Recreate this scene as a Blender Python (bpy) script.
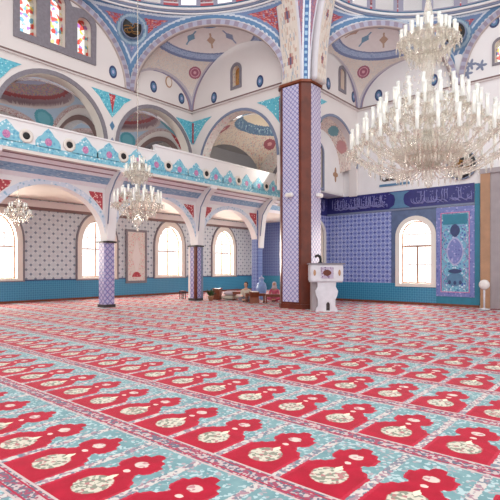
import bpy, bmesh, math, random
import numpy as np
from mathutils import Vector, Matrix, Euler
PI = math.pi
random.seed(7); RNG = np.random.default_rng(7)
for o in list(bpy.data.objects): bpy.data.objects.remove(o)
SC = bpy.context.scene; COL = SC.collection

# ------------------------------------------------------------------ camera
cam = bpy.data.cameras.new('camera'); camo = bpy.data.objects.new('camera', cam); COL.objects.link(camo)
camo.location = (0, 0, 1.7); camo.rotation_euler = (PI/2, 0, math.radians(40.5))
cam.sensor_width = 36; cam.lens = 36*468/500; cam.shift_y = 17/500; cam.clip_end = 300
SC.camera = camo

# ------------------------------------------------------------------ world, exposure, big lights
w = bpy.data.worlds.new('sky'); SC.world = w; w.use_nodes = True
bg = w.node_tree.nodes['Background']; bg.inputs[0].default_value = (0.97, 0.98, 1.0, 1); bg.inputs[1].default_value = 1.55
SC.view_settings.view_transform = 'Standard'; SC.view_settings.look = 'None'
SC.view_settings.gamma = 1; SC.view_settings.use_curve_mapping = False; SC.view_settings.exposure = 0.12

def area(name, loc, tgt, sx, sy, power, col=(1, 1, 1)):
    l = bpy.data.lights.new(name, 'AREA'); l.shape = 'RECTANGLE'; l.size = sx; l.size_y = sy
    l.energy = power; l.color = col
    o = bpy.data.objects.new(name, l); COL.objects.link(o); o.location = loc
    o.rotation_euler = (Vector(tgt)-Vector(loc)).to_track_quat('-Z', 'Y').to_euler()
    return o
WARM = (1.0, 0.90, 0.78)
WYS = (8.75, 13.95, 18.98, 23.87)
for wy in WYS:                      # daylight entering by the tall left windows
    area('window_daylight', (-23.6, wy, 2.9), (-16, wy-1.0, 1.2), 2.2, 3.2, 560, WARM)
area('window_daylight', (-8.1, 21.95, 2.5), (-7.4, 12, 0.8), 1.9, 3.0, 420, (1.0, 0.93, 0.85))
area('dome_daylight', (-4, 8, 15.5), (-5, 9.5, 0), 9, 9, 330, (1.0, 0.97, 0.93))
for gy in (9, 13.8): area('gallery_fill', (-22.5, gy, 6.6), (-19, gy, 9.5), 3, .8, 55, (1, .96, .92))  # added fill lamps that brighten the dark gallery vaults
area('aisle_fill', (-17.0, 25.5, 3.9), (-18, 22, 1), 3.5, 2.0, 130, (1.0, .93, .85))  # added fill lamp in mid-aisle, warms the far aisle and balcony underside
area('corner_fill', (-14.6, 20.6, 6.6), (-14.4, 17.5, 9.2), 3.0, .8, 60, (1.0, .95, .88))  # added lamp lifting the corner arch and vault from below

# ------------------------------------------------------------------ helpers
def lin(c):
    a = np.asarray(c, float)/255.0
    return np.where(a <= 0.04045, a/12.92, ((a+0.055)/1.055)**2.4)
def L4(c): r = lin(c); return (float(r[0]), float(r[1]), float(r[2]), 1.0)

class X:                             # tiny node-expression helper
    def __init__(s, nt, v): s.nt = nt; s.v = v
    def op(s, o, *b):
        n = s.nt.nodes.new('ShaderNodeMath'); n.operation = o
        for i, q in enumerate((s,)+b):
            q = q.v if isinstance(q, X) else q
            if isinstance(q, (int, float)): n.inputs[i].default_value = q
            else: s.nt.links.new(q, n.inputs[i])
        return X(s.nt, n.outputs[0])
    def __add__(s, b): return s.op('ADD', b)
    def __radd__(s, b): return s.op('ADD', b)
    def __sub__(s, b): return s.op('SUBTRACT', b)
    def __rsub__(s, b): return X(s.nt, b).op('SUBTRACT', s)
    def __mul__(s, b): return s.op('MULTIPLY', b)
    def __rmul__(s, b): return s.op('MULTIPLY', b)
    def __truediv__(s, b): return s.op('DIVIDE', b)
    def lt(s, b): return s.op('LESS_THAN', b)
    def gt(s, b): return s.op('GREATER_THAN', b)
    def fract(s): return s.op('FRACT')
    def abs(s): return s.op('ABSOLUTE')
    def floor(s): return s.op('FLOOR')
    def min(s, b): return s.op('MINIMUM', b)
    def max(s, b): return s.op('MAXIMUM', b)
    def soft(s, b, wdt):              # 1 where s<b with a soft edge
        n = s.nt.nodes.new('ShaderNodeMapRange'); n.clamp = True
        s.nt.links.new(s.v, n.inputs[0]); n.inputs[1].default_value = b-wdt; n.inputs[2].default_value = b+wdt
        n.inputs[3].default_value = 1; n.inputs[4].default_value = 0
        return X(s.nt, n.outputs[0])

def newmat(name, rough=0.6, spec=0.4):
    m = bpy.data.materials.new(name); m.use_nodes = True; nt = m.node_tree
    b = nt.nodes['Principled BSDF']; b.inputs['Roughness'].default_value = rough
    b.inputs['Specular IOR Level'].default_value = spec
    return m, nt, b
def coords(nt):
    t = nt.nodes.new('ShaderNodeTexCoord'); s = nt.nodes.new('ShaderNodeSeparateXYZ')
    nt.links.new(t.outputs['Object'], s.inputs[0])
    return t.outputs['Object'], X(nt, s.outputs[0]), X(nt, s.outputs[1]), X(nt, s.outputs[2])
def mix(nt, fac, a, b):
    n = nt.nodes.new('ShaderNodeMix'); n.data_type = 'RGBA'
    f = fac.v if isinstance(fac, X) else fac
    if isinstance(f, (int, float)): n.inputs[0].default_value = f
    else: nt.links.new(f, n.inputs[0])
    for i, c in ((6, a), (7, b)):
        if isinstance(c, (tuple, list)): n.inputs[i].default_value = L4(c)
        else: nt.links.new(c, n.inputs[i])
    return n.outputs[2]
def noise(nt, vec, scale, detail=3):
    n = nt.nodes.new('ShaderNodeTexNoise'); n.inputs['Scale'].default_value = scale; n.inputs['Detail'].default_value = detail
    nt.links.new(vec, n.inputs['Vector']); return X(nt, n.outputs['Fac'])
def voro(nt, vec, scale, out='Distance'):
    n = nt.nodes.new('ShaderNodeTexVoronoi'); n.inputs['Scale'].default_value = scale
    nt.links.new(vec, n.inputs['Vector']); return n.outputs[out]
def plain(name, c, rough=0.6, var=0.06, scale=3.0, spec=0.4, metal=0, bump=0.0):
    m, nt, b = newmat(name, rough, spec); v, x, y, z = coords(nt)
    n = noise(nt, v, scale)
    c2 = tuple(max(0, k*(1-var*2)) for k in c)
    nt.links.new(mix(nt, n, c, c2), b.inputs['Base Color']); b.inputs['Metallic'].default_value = metal
    if bump:
        bp = nt.nodes.new('ShaderNodeBump'); bp.inputs['Strength'].default_value = bump; bp.inputs['Distance'].default_value = 0.01
        nt.links.new(noise(nt, v, scale*8).v, bp.inputs['Height']); nt.links.new(bp.outputs[0], b.inputs['Normal'])
    return m
def speckle(name, base, cols, scale, rough=0.5, thr=0.36):
    """painted floral ornament: small blossoms of several colours scattered over a ground"""
    m, nt, b = newmat(name, rough); v, x, y, z = coords(nt)
    n = nt.nodes.new('ShaderNodeTexVoronoi'); n.inputs['Scale'].default_value = scale; nt.links.new(v, n.inputs['Vector'])
    sep = nt.nodes.new('ShaderNodeSeparateColor'); nt.links.new(n.outputs['Color'], sep.inputs[0])
    r = X(nt, sep.outputs[0]); c = cols[0]
    for k in range(1, len(cols)): c = mix(nt, r.gt(k/len(cols)), c, cols[k])
    d = X(nt, n.outputs['Distance'])
    nt.links.new(mix(nt, d.soft(thr, 0.06), base, c), b.inputs['Base Color'])
    return m
def lattice(name, base, line, dot, p, plane='y', lw=0.10, dr=0.16, rough=0.3, dot2=None):
    """glazed tiles in a diagonal net: lines with a blossom at each crossing and one in each cell"""
    m, nt, b = newmat(name, rough, 0.5); v, x, y, z = coords(nt)
    if plane == 'y': a = y
    elif plane == 'x': a = x
    else: a = x+y
    s = (a+z)/p; t = (a-z)/p
    fs = (s.fract()-0.5).abs(); ft = (t.fract()-0.5).abs()       # 0 at the cell centre, 0.5 on a line
    edge = (0.5-fs.max(ft))
    c = mix(nt, edge.soft(lw, 0.04), base, line)
    corner = (0.5-fs)*(0.5-fs)+(0.5-ft)*(0.5-ft)
    c = mix(nt, corner.soft(dr*dr, 0.012), c, dot)
    cen = fs*fs+ft*ft
    c = mix(nt, cen.soft((dr*0.8)**2, 0.012), c, dot2 or dot)
    c = mix(nt, noise(nt, v, 1.3)*0.25, c, tuple(k*0.8 for k in base))
    nt.links.new(c, b.inputs['Base Color'])
    return m

M = {}
M['white'] = plain('white plaster', (236, 233, 232), 0.6, 0.03, 1.2)
M['cream'] = plain('cream plaster', (232, 224, 214), 0.6, 0.03, 1.2)
M['rose_white'] = plain('warm white plaster', (228, 221, 217), 0.65, 0.03, 0.8)
M['brownline'] = plain('brown painted line', (134, 108, 104), 0.5)
M['greyblue'] = plain('grey blue paint', (126, 136, 160), 0.5)
M['greyframe'] = plain('grey marbled frame', (140, 134, 142), 0.45, 0.12, 9)
M['bluepaint'] = plain('blue paint', (96, 140, 176), 0.45, 0.12, 6)
M['navy'] = plain('dark blue paint', (62, 76, 122), 0.45, 0.15, 12)
M['teal'] = plain('turquoise tile', (44, 132, 158), 0.3, 0.10, 5)
M['red'] = speckle('red floral paint', (176, 62, 72), [(222, 140, 140), (150, 40, 56), (230, 190, 180)], 11)
M['turq'] = speckle('turquoise floral paint', (92, 178, 196), [(150, 214, 222), (54, 140, 170), (210, 232, 232), (120, 190, 190)], 12, 0.4, 0.34)
M['parablue'] = speckle('pale blue floral paint', (128, 190, 208), [(176, 216, 224), (98, 166, 196), (214, 232, 236)], 9, 0.5, 0.38)
M['pink'] = speckle('pink blossom', (196, 130, 170), [(224, 180, 200), (160, 90, 150)], 22)
M['wood'] = plain('red brown wood', (150, 78, 50), 0.4, 0.2, 6)
M['marblebrown'] = plain('red brown marble', (122, 54, 34), 0.28, 0.24, 2.6)
M['tanmarble'] = plain('tan marble', (190, 146, 112), 0.35, 0.12, 3)
M['greymarble'] = plain('grey marble', (170, 160, 162), 0.4, 0.08, 3)
M['marble'] = plain('white marble', (226, 224, 230), 0.35, 0.08, 5)
M['black'] = plain('black enamel', (28, 26, 26), 0.4, 0.1)
M['dark'] = plain('dark bronze', (66, 56, 56), 0.4, 0.1)
M['muntin'] = plain('brown window bars', (168, 128, 108), 0.5, 0.1)
M['lw'] = lattice('pale wall tiles with grey blossoms', (200, 208, 214), (220, 224, 226), (112, 126, 144), 0.45, 'y', 0.05, 0.20, 0.4, (198, 200, 205))
M['lwx'] = lattice('blue grey wall tiles', (96, 116, 172), (120, 140, 190), (70, 84, 150), 0.42, 'x', 0.05, 0.17, 0.4)
M['qib'] = lattice('blue and lavender net tiles', (142, 154, 206), (186, 196, 226), (58, 68, 148), 0.42, 'x', 0.08, 0.20, 0.3, (84, 96, 176))
M['qiby'] = lattice('blue and lavender net tiles on the side', (150, 156, 206), (186, 190, 222), (62, 70, 150), 0.42, 'y', 0.06, 0.22, 0.3, (92, 100, 176))
M['piertile'] = lattice('lavender net tiles', (202, 200, 222), (128, 128, 184), (128, 96, 156), 0.21, 'x', 0.12, 0.16, 0.35, (206, 176, 196))
M['piertiley'] = lattice('lavender net tiles on the side', (200, 194, 208), (134, 128, 172), (134, 104, 150), 0.21, 'y', 0.12, 0.16, 0.35, (206, 176, 196))
M['coltile'] = lattice('column net tiles', (178, 172, 206), (112, 108, 166), (128, 96, 156), 0.26, 'xy', 0.12, 0.16, 0.35, (206, 176, 196))
M['wains'] = lattice('blue wainscot tiles', (66, 140, 176), (84, 156, 188), (48, 112, 150), 0.22, 'y', 0.08, 0.17, 0.25)
M['wainsx'] = lattice('turquoise wainscot tiles', (64, 140, 172), (88, 160, 190), (46, 112, 152), 0.22, 'x', 0.08, 0.17, 0.25)
M['band'] = plain('deep blue glazed tile', (56, 56, 128), 0.3, 0.15, 4)
M['letter'] = plain('pale glazed lettering', (176, 178, 214), 0.35, 0.06)
M['script'] = plain('muted glazed lettering', (138, 138, 190), 0.35, 0.06)
M['gold'] = plain('gilt lettering', (170, 120, 60), 0.4, 0.2, 8, metal=0.3)

# painted vaults read their ornament from a face colour layer
m, nt, b = newmat('painted vault plaster', 0.6); v, x, y, z = coords(nt)
at = nt.nodes.new('ShaderNodeAttribute'); at.attribute_name = 'paint'
mm = nt.nodes.new('ShaderNodeMix'); mm.data_type = 'RGBA'; mm.blend_type = 'MULTIPLY'; mm.inputs[0].default_value = 0.35
cr = nt.nodes.new('ShaderNodeMapRange'); nt.links.new(noise(nt, v, 5).v, cr.inputs[0]); cr.inputs[3].default_value = 0.75; cr.inputs[4].default_value = 1.15
nt.links.new(at.outputs['Color'], mm.inputs[6]); nt.links.new(cr.outputs[0], mm.inputs[7]); nt.links.new(mm.outputs[2], b.inputs['Base Color'])
M['paint'] = m

# glass: clear and stained
def glassmat(name, stained=False, tint=(255, 255, 255)):
    m = bpy.data.materials.new(name); m.use_nodes = True; nt = m.node_tree; nt.nodes.clear()
    out = nt.nodes.new('ShaderNodeOutputMaterial'); tr = nt.nodes.new('ShaderNodeBsdfTransparent'); gl = nt.nodes.new('ShaderNodeBsdfGlossy')
    gl.inputs['Roughness'].default_value = 0.1; mx = nt.nodes.new('ShaderNodeMixShader'); mx.inputs[0].default_value = 0.06
    tr.inputs[0].default_value = L4(tint)
    if stained:
        v, x, y, z = coords(nt); n = nt.nodes.new('ShaderNodeTexVoronoi'); n.inputs['Scale'].default_value = 7.5; nt.links.new(v, n.inputs['Vector'])
        sep = nt.nodes.new('ShaderNodeSeparateColor'); nt.links.new(n.outputs['Color'], sep.inputs[0]); r = X(nt, sep.outputs[0])
        c = (250, 250, 245)
        for k, q in ((.36, (240, 150, 140)), (.46, (180, 215, 228)), (.56, (246, 232, 160)), (.62, (248, 248, 244)), (.86, (215, 180, 224)), (.93, (240, 150, 140))): c = mix(nt, r.gt(k), c, q)
        nt.links.new(c, tr.inputs[0])
    nt.links.new(tr.outputs[0], mx.inputs[1]); nt.links.new(gl.outputs[0], mx.inputs[2]); nt.links.new(mx.outputs[0], out.inputs[0])
    return m
M['glass'] = glassmat('clear glass'); M['stained'] = glassmat('stained glass', True); M['amberglass'] = glassmat('amber glass', False, (240, 214, 176))

# crystal and candle glass of the chandeliers
m, nt, b = newmat('cut crystal', 0.12, 0.7); v, x, y, z = coords(nt)
nt.links.new(mix(nt, noise(nt, v, 14), (250, 246, 234), (214, 204, 184)), b.inputs['Base Color'])
b.inputs['Transmission Weight'].default_value = 0.4; M['crystal'] = m
m, nt, b = newmat('frosted candle glass', 0.25, 0.6); v, x, y, z = coords(nt)
nt.links.new(mix(nt, noise(nt, v, 6), (250, 250, 246), (226, 226, 220)), b.inputs['Base Color'])
b.inputs['Transmission Weight'].default_value = 0.15; M['candle'] = m
m, nt, b = newmat('lit candle bulb', 0.3); b.inputs['Emission Color'].default_value = (1, .93, .8, 1); b.inputs['Emission Strength'].default_value = 3.0
b.inputs['Base Color'].default_value = (1, .95, .85, 1); M['bulb'] = m

for _k, _f in (('crystal', .50), ('candle', .25)):       # thin see-through glass
    _m = M[_k]; _nt = _m.node_tree; _o = [n for n in _nt.nodes if n.type == 'OUTPUT_MATERIAL'][0]
    _t = _nt.nodes.new('ShaderNodeBsdfTransparent'); _x = _nt.nodes.new('ShaderNodeMixShader'); _x.inputs[0].default_value = _f
    _nt.links.new(_nt.nodes['Principled BSDF'].outputs[0], _x.inputs[1]); _nt.links.new(_t.outputs[0], _x.inputs[2]); _nt.links.new(_x.outputs[0], _o.inputs[0])
# carpet
def carpet_mat():
    m, nt, b = newmat('woven prayer carpet', 0.8, 0.10); v, x, y, z = coords(nt)
    b.inputs['Sheen Weight'].default_value = 0.12; b.inputs['Sheen Roughness'].default_value = 0.4
    n1 = noise(nt, v, 34, 2); n2 = noise(nt, v, 6, 3)
    u = (x+2.655)/0.6626; t = (y-1.987)/1.338
    s = (u+0.5).fract()-0.5; s = s+(n1-0.5)*0.05
    w_ = (t+0.30).fract()          # 0/1 at the border band centre, 0.30 at the medallion
    r = w_-0.30+(n1-0.5)*0.02
    ramp = nt.nodes.new('ShaderNodeValToRGB'); ramp.color_ramp.interpolation = 'LINEAR'
    nt.links.new(w_.v, ramp.inputs[0]); cr = ramp.color_ramp
    prof = [(0.0, 0), (0.075, 0), (0.08, .45), (0.41, .45), (0.415, .40), (0.47, .34), (0.475, .27), (0.52, .22), (0.525, .20), (0.555, .20), (0.56, .26), (0.60, .31), (0.70, .31), (0.705, .24), (0.76, .21), (0.765, .11), (0.82, .08), (0.83, 0), (1.0, 0)]
    while len(cr.elements) < len(prof): cr.elements.new(0.5)
    for e, (p, q) in zip(cr.elements, prof): e.position = p; e.color = (q, q, q, 1)
    half = X(nt, ramp.outputs[0])
    fl = nt.nodes.new('ShaderNodeTexVoronoi'); fl.inputs['Scale'].default_value = 34; nt.links.new(v, fl.inputs['Vector'])
    sep = nt.nodes.new('ShaderNodeSeparateColor'); nt.links.new(fl.outputs['Color'], sep.inputs[0]); rv = X(nt, sep.outputs[0]); rg = X(nt, sep.outputs[1])
    teal = mix(nt, n2, (142, 174, 176), (84, 128, 134)); teal = mix(nt, rv.gt(0.70), teal, (178, 198, 200)); teal = mix(nt, rv.gt(0.9), teal, (170, 160, 164))
    sa = s.abs()
    red = mix(nt, n2, (198, 12, 54), (142, 2, 30))
    red = mix(nt, (sa-half*0.88).gt(0)*0.35, red, (206, 60, 84))
    strip = mix(nt, rv.gt(0.62), (206, 196, 190), (168, 132, 142)); strip = mix(nt, rg.gt(0.72), strip, (120, 128, 140))
    c = mix(nt, sa.gt(half), red, teal)
    e2 = (s*s)/(0.23*0.23)+(r*r)/(0.12*0.12)
    tipd = (sa/0.05)+((r-0.125).abs()/0.05)
    med = mix(nt, rv.gt(0.6), (210, 202, 184), (138, 140, 124)); med = mix(nt, rg.gt(0.88), med, (180, 120, 120))
    c = mix(nt, e2.soft(1.0, 0.08), c, med); c = mix(nt, tipd.lt(1.0), c, (240, 226, 200))
    h2 = (s*s)/(0.10*0.10)+((r-0.35)*(r-0.35))/(0.042*0.042)
    c = mix(nt, h2.soft(1.0, 0.15), c, mix(nt, rg.gt(.7), (216, 196, 186), (190, 130, 136)))
    h3 = (s*s)/(0.05*0.05)+((r-0.235)*(r-0.235))/(0.02*0.02); c = mix(nt, h3.lt(1.0), c, (238, 200, 190))
    # separating strips between mats and the border band between rows
    c = mix(nt, sa.gt(0.442), c, strip)
    bd = w_.min(1.0-w_)
    bandc = mix(nt, rv.gt(0.45), (160, 76, 98), (196, 176, 174)); bandc = mix(nt, rg.gt(0.62), bandc, (104, 104, 120))
    c = mix(nt, bd.lt(0.078), c, bandc)
    c = mix(nt, (bd-0.072).abs().lt(0.008), c, (200, 180, 176))
    c = mix(nt, (bd-0.042).abs().lt(0.006), c, (176, 40, 70))
    nt.links.new(c, b.inputs['Base Color'])
    bp = nt.nodes.new('ShaderNodeBump'); bp.inputs['Strength'].default_value = 0.35; bp.inputs['Distance'].default_value = 0.004
    nt.links.new(noise(nt, v, 260, 1).v, bp.inputs['Height']); nt.links.new(bp.outputs[0], b.inputs['Normal'])
    return m
M['carpet'] = carpet_mat()

class MB:
    def __init__(s): s.bm = bmesh.new(); s.mats = []; s.smooth = set()
    def mi(s, m):
        if m not in s.mats: s.mats.append(m)
        return s.mats.index(m)
    def _add(s, vs, fs, m, smooth=False):
        V = [s.bm.verts.new(v) for v in vs]; k = s.mi(m)
        for f in fs:
            try: q = s.bm.faces.new([V[i] for i in f])
            except ValueError: continue
            q.material_index = k; q.smooth = smooth
        return V
    def box(s, c, d, m, mat=None):
        T = mat or Matrix.Identity(4); vs = []
        for sx in (-.5, .5):
            for sy in (-.5, .5):
                for sz in (-.5, .5): vs.append(T @ Vector((c[0]+d[0]*sx, c[1]+d[1]*sy, c[2]+d[2]*sz)))
        s._add(vs, [(0, 1, 3, 2), (4, 6, 7, 5), (0, 4, 5, 1), (2, 3, 7, 6), (0, 2, 6, 4), (1, 5, 7, 3)], m); return s
    def bx(s, x0, x1, y0, y1, z0, z1, m): return s.box(((x0+x1)/2, (y0+y1)/2, (z0+z1)/2), (x1-x0, y1-y0, z1-z0), m)
    def lathe(s, prof, m, c=(0, 0, 0), n=16, smooth=True, T=None):
        vs = []; T = T or Matrix.Identity(4)
        for r, z in prof:
            for k in range(n):
                a = 2*PI*k/n; vs.append(T @ Vector((c[0]+r*math.cos(a), c[1]+r*math.sin(a), c[2]+z)))
        fs = []
        for i in range(len(prof)-1):
            for k in range(n): fs.append((i*n+k, i*n+(k+1) % n, (i+1)*n+(k+1) % n, (i+1)*n+k))
        fs.append(tuple(range(n-1, -1, -1))); fs.append(tuple((len(prof)-1)*n+k for k in range(n)))
        s._add(vs, fs, m, smooth); return s
    def tube(s, pts, r, m, n=8, closed=False, smooth=True):
        pts = [Vector(p) for p in pts]; N = len(pts); rs = r if isinstance(r, (list, tuple)) else [r]*N; vs = []; up = None
        for i, p in enumerate(pts):
            if closed: t = (pts[(i+1) % N]-pts[i-1]).normalized()
            else: t = (pts[min(i+1, N-1)]-pts[max(i-1, 0)]).normalized()
            if up is None: up = Vector((0, 0, 1)) if abs(t.z) < .9 else Vector((1, 0, 0))
            a = t.cross(up).normalized(); up = a.cross(t).normalized()
            for k in range(n):
                g = 2*PI*k/n; vs.append(p+(a*math.cos(g)+up*math.sin(g))*rs[i])
        fs = []
        for i in range(N if closed else N-1):
            j = (i+1) % N
            for k in range(n): fs.append((i*n+k, i*n+(k+1) % n, j*n+(k+1) % n, j*n+k))
        if not closed: fs.append(tuple(range(n-1, -1, -1))); fs.append(tuple((N-1)*n+k for k in range(n)))
        s._add(vs, fs, m, smooth); return s
    def panel(s, outs, fr, th, m, side=None):
        """outs: outline and holes in (u,v); fr=(origin,u,v,n); the face lies at n=0, the body goes back th"""
        cu = bpy.data.curves.new('t', 'CURVE'); cu.dimensions = '2D'; cu.fill_mode = 'BOTH'; cu.extrude = th/2
        for o in outs:
            sp = cu.splines.new('POLY'); sp.points.add(len(o)-1); sp.use_cyclic_u = True
            for i, p in enumerate(o): sp.points[i].co = (p[0], p[1], 0, 1)
        ob = bpy.data.objects.new('t', cu); me = bpy.data.meshes.new_from_object(ob)
        O, U, V, Nn = [Vector(q) for q in fr]; vs = []
        for q in me.vertices: vs.append(O+U*q.co.x+V*q.co.y+Nn*(q.co.z-th/2))
        flip = U.cross(V).dot(Nn) < 0
        f1 = []; f2 = []
        for p in me.polygons:
            idx = tuple(p.vertices); idx = idx[::-1] if flip else idx
            (f1 if abs(p.normal.z) > .5 else f2).append(idx)
        VV = [s.bm.verts.new(v) for v in vs]
        for fl, mt in ((f1, m), (f2, side or m)):
            k = s.mi(mt)
            for f in fl:
                try: q = s.bm.faces.new([VV[i] for i in f]); q.material_index = k
                except ValueError: pass
        bpy.data.objects.remove(ob); bpy.data.curves.remove(cu); bpy.data.meshes.remove(me); return s
    def build(s, name, parent=None, loc=None):
        bmesh.ops.remove_doubles(s.bm, verts=s.bm.verts, dist=1e-5)
        bmesh.ops.recalc_face_normals(s.bm, faces=s.bm.faces)
        if loc is not None: bmesh.ops.translate(s.bm, verts=s.bm.verts, vec=-Vector(loc))
        me = bpy.data.meshes.new(name); s.bm.to_mesh(me); s.bm.free()
        for m in s.mats: me.materials.append(m)
        o = bpy.data.objects.new(name, me); COL.objects.link(o)
        if loc is not None: o.location = loc
        if parent: o.parent = parent
        return o

def tag(o, label, cat, group=None, kind=None):
    o['label'] = label; o['category'] = cat
    if group: o['group'] = group
    if kind: o['kind'] = kind
    return o
def struct(o, label=None):
    o['kind'] = 'structure'
    if label: o['label'] = label
    return o
def empty(name, loc, rz=0):
    o = bpy.data.objects.new(name, None); COL.objects.link(o); o.location = loc; o.rotation_euler = (0, 0, rz); o.empty_display_size = .2; return o
def copy_tree(o, parent=None):
    c = o.copy(); COL.objects.link(c); c.parent = parent
    for ch in o.children: copy_tree(ch, c)
    return c

def pgrid(name, P, C, parent=None, mask=None, smooth=True):
    """P (n+1,m+1,3) points, C (n,m,3) sRGB face colours painted on the vault"""
    n, m = C.shape[:2]; V = P.reshape(-1, 3)
    I = np.arange((n+1)*(m+1)).reshape(n+1, m+1)
    F = np.stack([I[:-1, :-1], I[1:, :-1], I[1:, 1:], I[:-1, 1:]], -1).reshape(-1, 4); CC = C.reshape(-1, 3)
    if mask is not None: k = mask.reshape(-1); F = F[k]; CC = CC[k]
    me = bpy.data.meshes.new(name); me.vertices.add(len(V)); me.vertices.foreach_set('co', V.astype(np.float32).ravel())
    me.loops.add(len(F)*4); me.loops.foreach_set('vertex_index', F.ravel().astype(np.int32))
    me.polygons.add(len(F)); me.polygons.foreach_set('loop_start', (np.arange(len(F))*4).astype(np.int32))
    me.update(calc_edges=True); me.validate()
    a = me.attributes.new('paint', 'FLOAT_COLOR', 'CORNER')
    col = np.ones((len(F), 4), np.float32); col[:, :3] = lin(CC); a.data.foreach_set('color', np.repeat(col, 4, 0).ravel())
    me.polygons.foreach_set('use_smooth', np.ones(len(F), bool) if smooth else np.zeros(len(F), bool))
    me.materials.append(M['paint']); o = bpy.data.objects.new(name, me); COL.objects.link(o)
    if parent: o.parent = parent
    return o
def mid(A): return (A[:-1, :-1]+A[1:, :-1]+A[1:, 1:]+A[:-1, 1:])/4
def fillc(shape, c): a = np.empty(shape+(3,)); a[:] = c; return a
def put(C, k, c): C[k] = c
def sprinkle(C, k, cols, dens=0.35):
    r = RNG.random(C.shape[:2]); q = RNG.integers(0, len(cols), C.shape[:2])
    for i, c in enumerate(cols): C[k & (r < dens) & (q == i)] = c
def arcpts(c, r, z0, k=1.0, n=24, a0=0.0, a1=PI):     # (u,v) half circle, left to right reversed
    return [(c+r*math.cos(a0+(a1-a0)*i/n), z0+k*r*math.sin(a0+(a1-a0)*i/n)) for i in range(n+1)]
def archhole(c, r, z0, zs, k=1.0, n=24): return [(c-r, z0), (c+r, z0)]+arcpts(c, r, zs, k, n)
def pointed(c, r, z0, zs, rise, n=10):                # pointed arch opening
    pr = [(c+r, z0)]
    for i in range(n+1):
        t = i/n; pr.append((c+r*(1-t**1.9)**1.0 if 0 else c+r*math.cos(t*PI/2)**0.85, zs+rise*math.sin(t*PI/2)**1.0*(0.86+0.14*t)))
    left = [(2*c-p[0], p[1]) for p in pr[::-1]][1:]
    return pr+left
FX = lambda x: ((x, 0, 0), (0, 1, 0), (0, 0, 1), (1, 0, 0))       # face looking +X, u=Y
FY = lambda y: ((0, y, 0), (1, 0, 0), (0, 0, 1), (0, -1, 0))      # face looking -Y, u=X
rect = lambda a, b, c, d: [(a, c), (b, c), (b, d), (a, d)]
def band(pts_in, pts_out): return pts_out+pts_in[::-1]
ZC = 9.45                                                          # cornice level
# ------------------------------------------------------------------ floor and carpet
L_shape = [(-22.8, -5), (9, -5), (9, 21.1), (-12.75, 21.1), (-12.75, 27.6), (-22.8, 27.6)]
b_ = MB(); b_.panel([L_shape], ((0, 0, -.02), (1, 0, 0), (0, 1, 0), (0, 0, 1)), .3, M['greymarble']); struct(b_.build('floor'))
b_ = MB(); b_.panel([L_shape], ((0, 0, 0), (1, 0, 0), (0, 1, 0), (0, 0, 1)), .018, M['carpet'])
tag(b_.build('prayer_carpet'), 'wall-to-wall red and turquoise woven carpet with rows of prayer niche motifs', 'carpet')

# ------------------------------------------------------------------ outer left wall with tall windows
TX = -22.8
wl = MB(); holes = [pointed(wy, .93, 1.15, 2.95, 1.25) for wy in WYS]
wl.panel([rect(-5, 27.6, 0, 5.0)]+holes, FX(TX), .45, M['lw'], M['cream'])
wl.panel([rect(-5, 27.6, 5.0, 10.6)], FX(TX), .45, M['rose_white'])
wall_left = struct(wl.build('wall_left'))
b_ = MB(); b_.bx(TX, TX+.04, -5, 27.6, .1, 1.03, M['wains']); b_.bx(TX, TX+.05, -5, 27.6, 1.03, 1.09, M['navy']); b_.build('wainscot', wall_left)
b_ = MB(); b_.bx(TX, TX+.06, -5, 27.6, 0, .1, M['wood']); struct(b_.build('baseboard_left'))
b_ = MB(); b_.bx(TX, TX+.14, -5, 27.6, 4.62, 4.95, M['rose_white']); b_.bx(TX, TX+.10, -5, 27.6, 4.48, 4.62, M['brownline']); struct(b_.build('trim_1'))
for i, wy in enumerate(WYS):
    f = MB(); a = pointed(wy, .93, 1.15, 2.95, 1.25); o1 = pointed(wy, 1.2, 1.05, 2.95, 1.62); o2 = pointed(wy, 1.28, 1.0, 2.95, 1.72)
    f.panel([o1, a], FX(TX+.06), .06, M['cream']); f.panel([o2, o1], FX(TX+.08), .08, M['greyframe'])
    wo = struct(f.build('window_%d' % (i+1)))
    f = MB(); inner = pointed(wy, .88, 1.20, 2.95, 1.19)
    f.panel([a, inner], FX(TX-.2), .08, M['muntin'])
    f.bx(TX-.27, TX-.2, wy-.88, wy+.88, 2.64, 2.70, M['muntin']); f.bx(TX-.27, TX-.2, wy-.03, wy+.03, 1.2, 4.1, M['muntin'])
    for q in (-.45, .45): f.bx(TX-.25, TX-.22, wy+q-.014, wy+q+.014, 2.66, 3.9, M['muntin'])
    for q in (3.3,): f.bx(TX-.25, TX-.22, wy-.85, wy+.85, q-.014, q+.014, M['muntin'])
    f.build('window_frame', wo)
    f = MB(); f.panel([a], FX(TX-.23), .01, M['glass']); f.build('pane', wo)
# end wall of the aisle
b_ = MB(); b_.panel([rect(TX, -12.75, 0, 10.6), archhole(-14.6, .8, 1.2, 3.2)], FY(27.6), .4, M['lwx'], M['cream'])
we = struct(b_.build('wall_aisle_end')); b_ = MB(); b_.bx(TX, -12.75, 27.55, 27.6, 0, 1.05, M['wainsx']); b_.build('wainscot', we)
f = MB(); f.panel([archhole(-14.6, 1.0, 1.1, 3.2), archhole(-14.6, .8, 1.2, 3.2)], FY(27.55), .06, M['cream']); wo = struct(f.build('window_5'))
f = MB(); f.panel([archhole(-14.6, .8, 1.2, 3.2)], FY(27.8), .01, M['glass']); f.build('pane', wo)
f = MB(); f.bx(-15.4, -13.8, 27.75, 27.8, 2.4, 2.5, M['muntin']); f.bx(-14.64, -14.56, 27.75, 27.8, 1.2, 4.0, M['muntin']); f.build('window_frame', wo)

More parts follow.
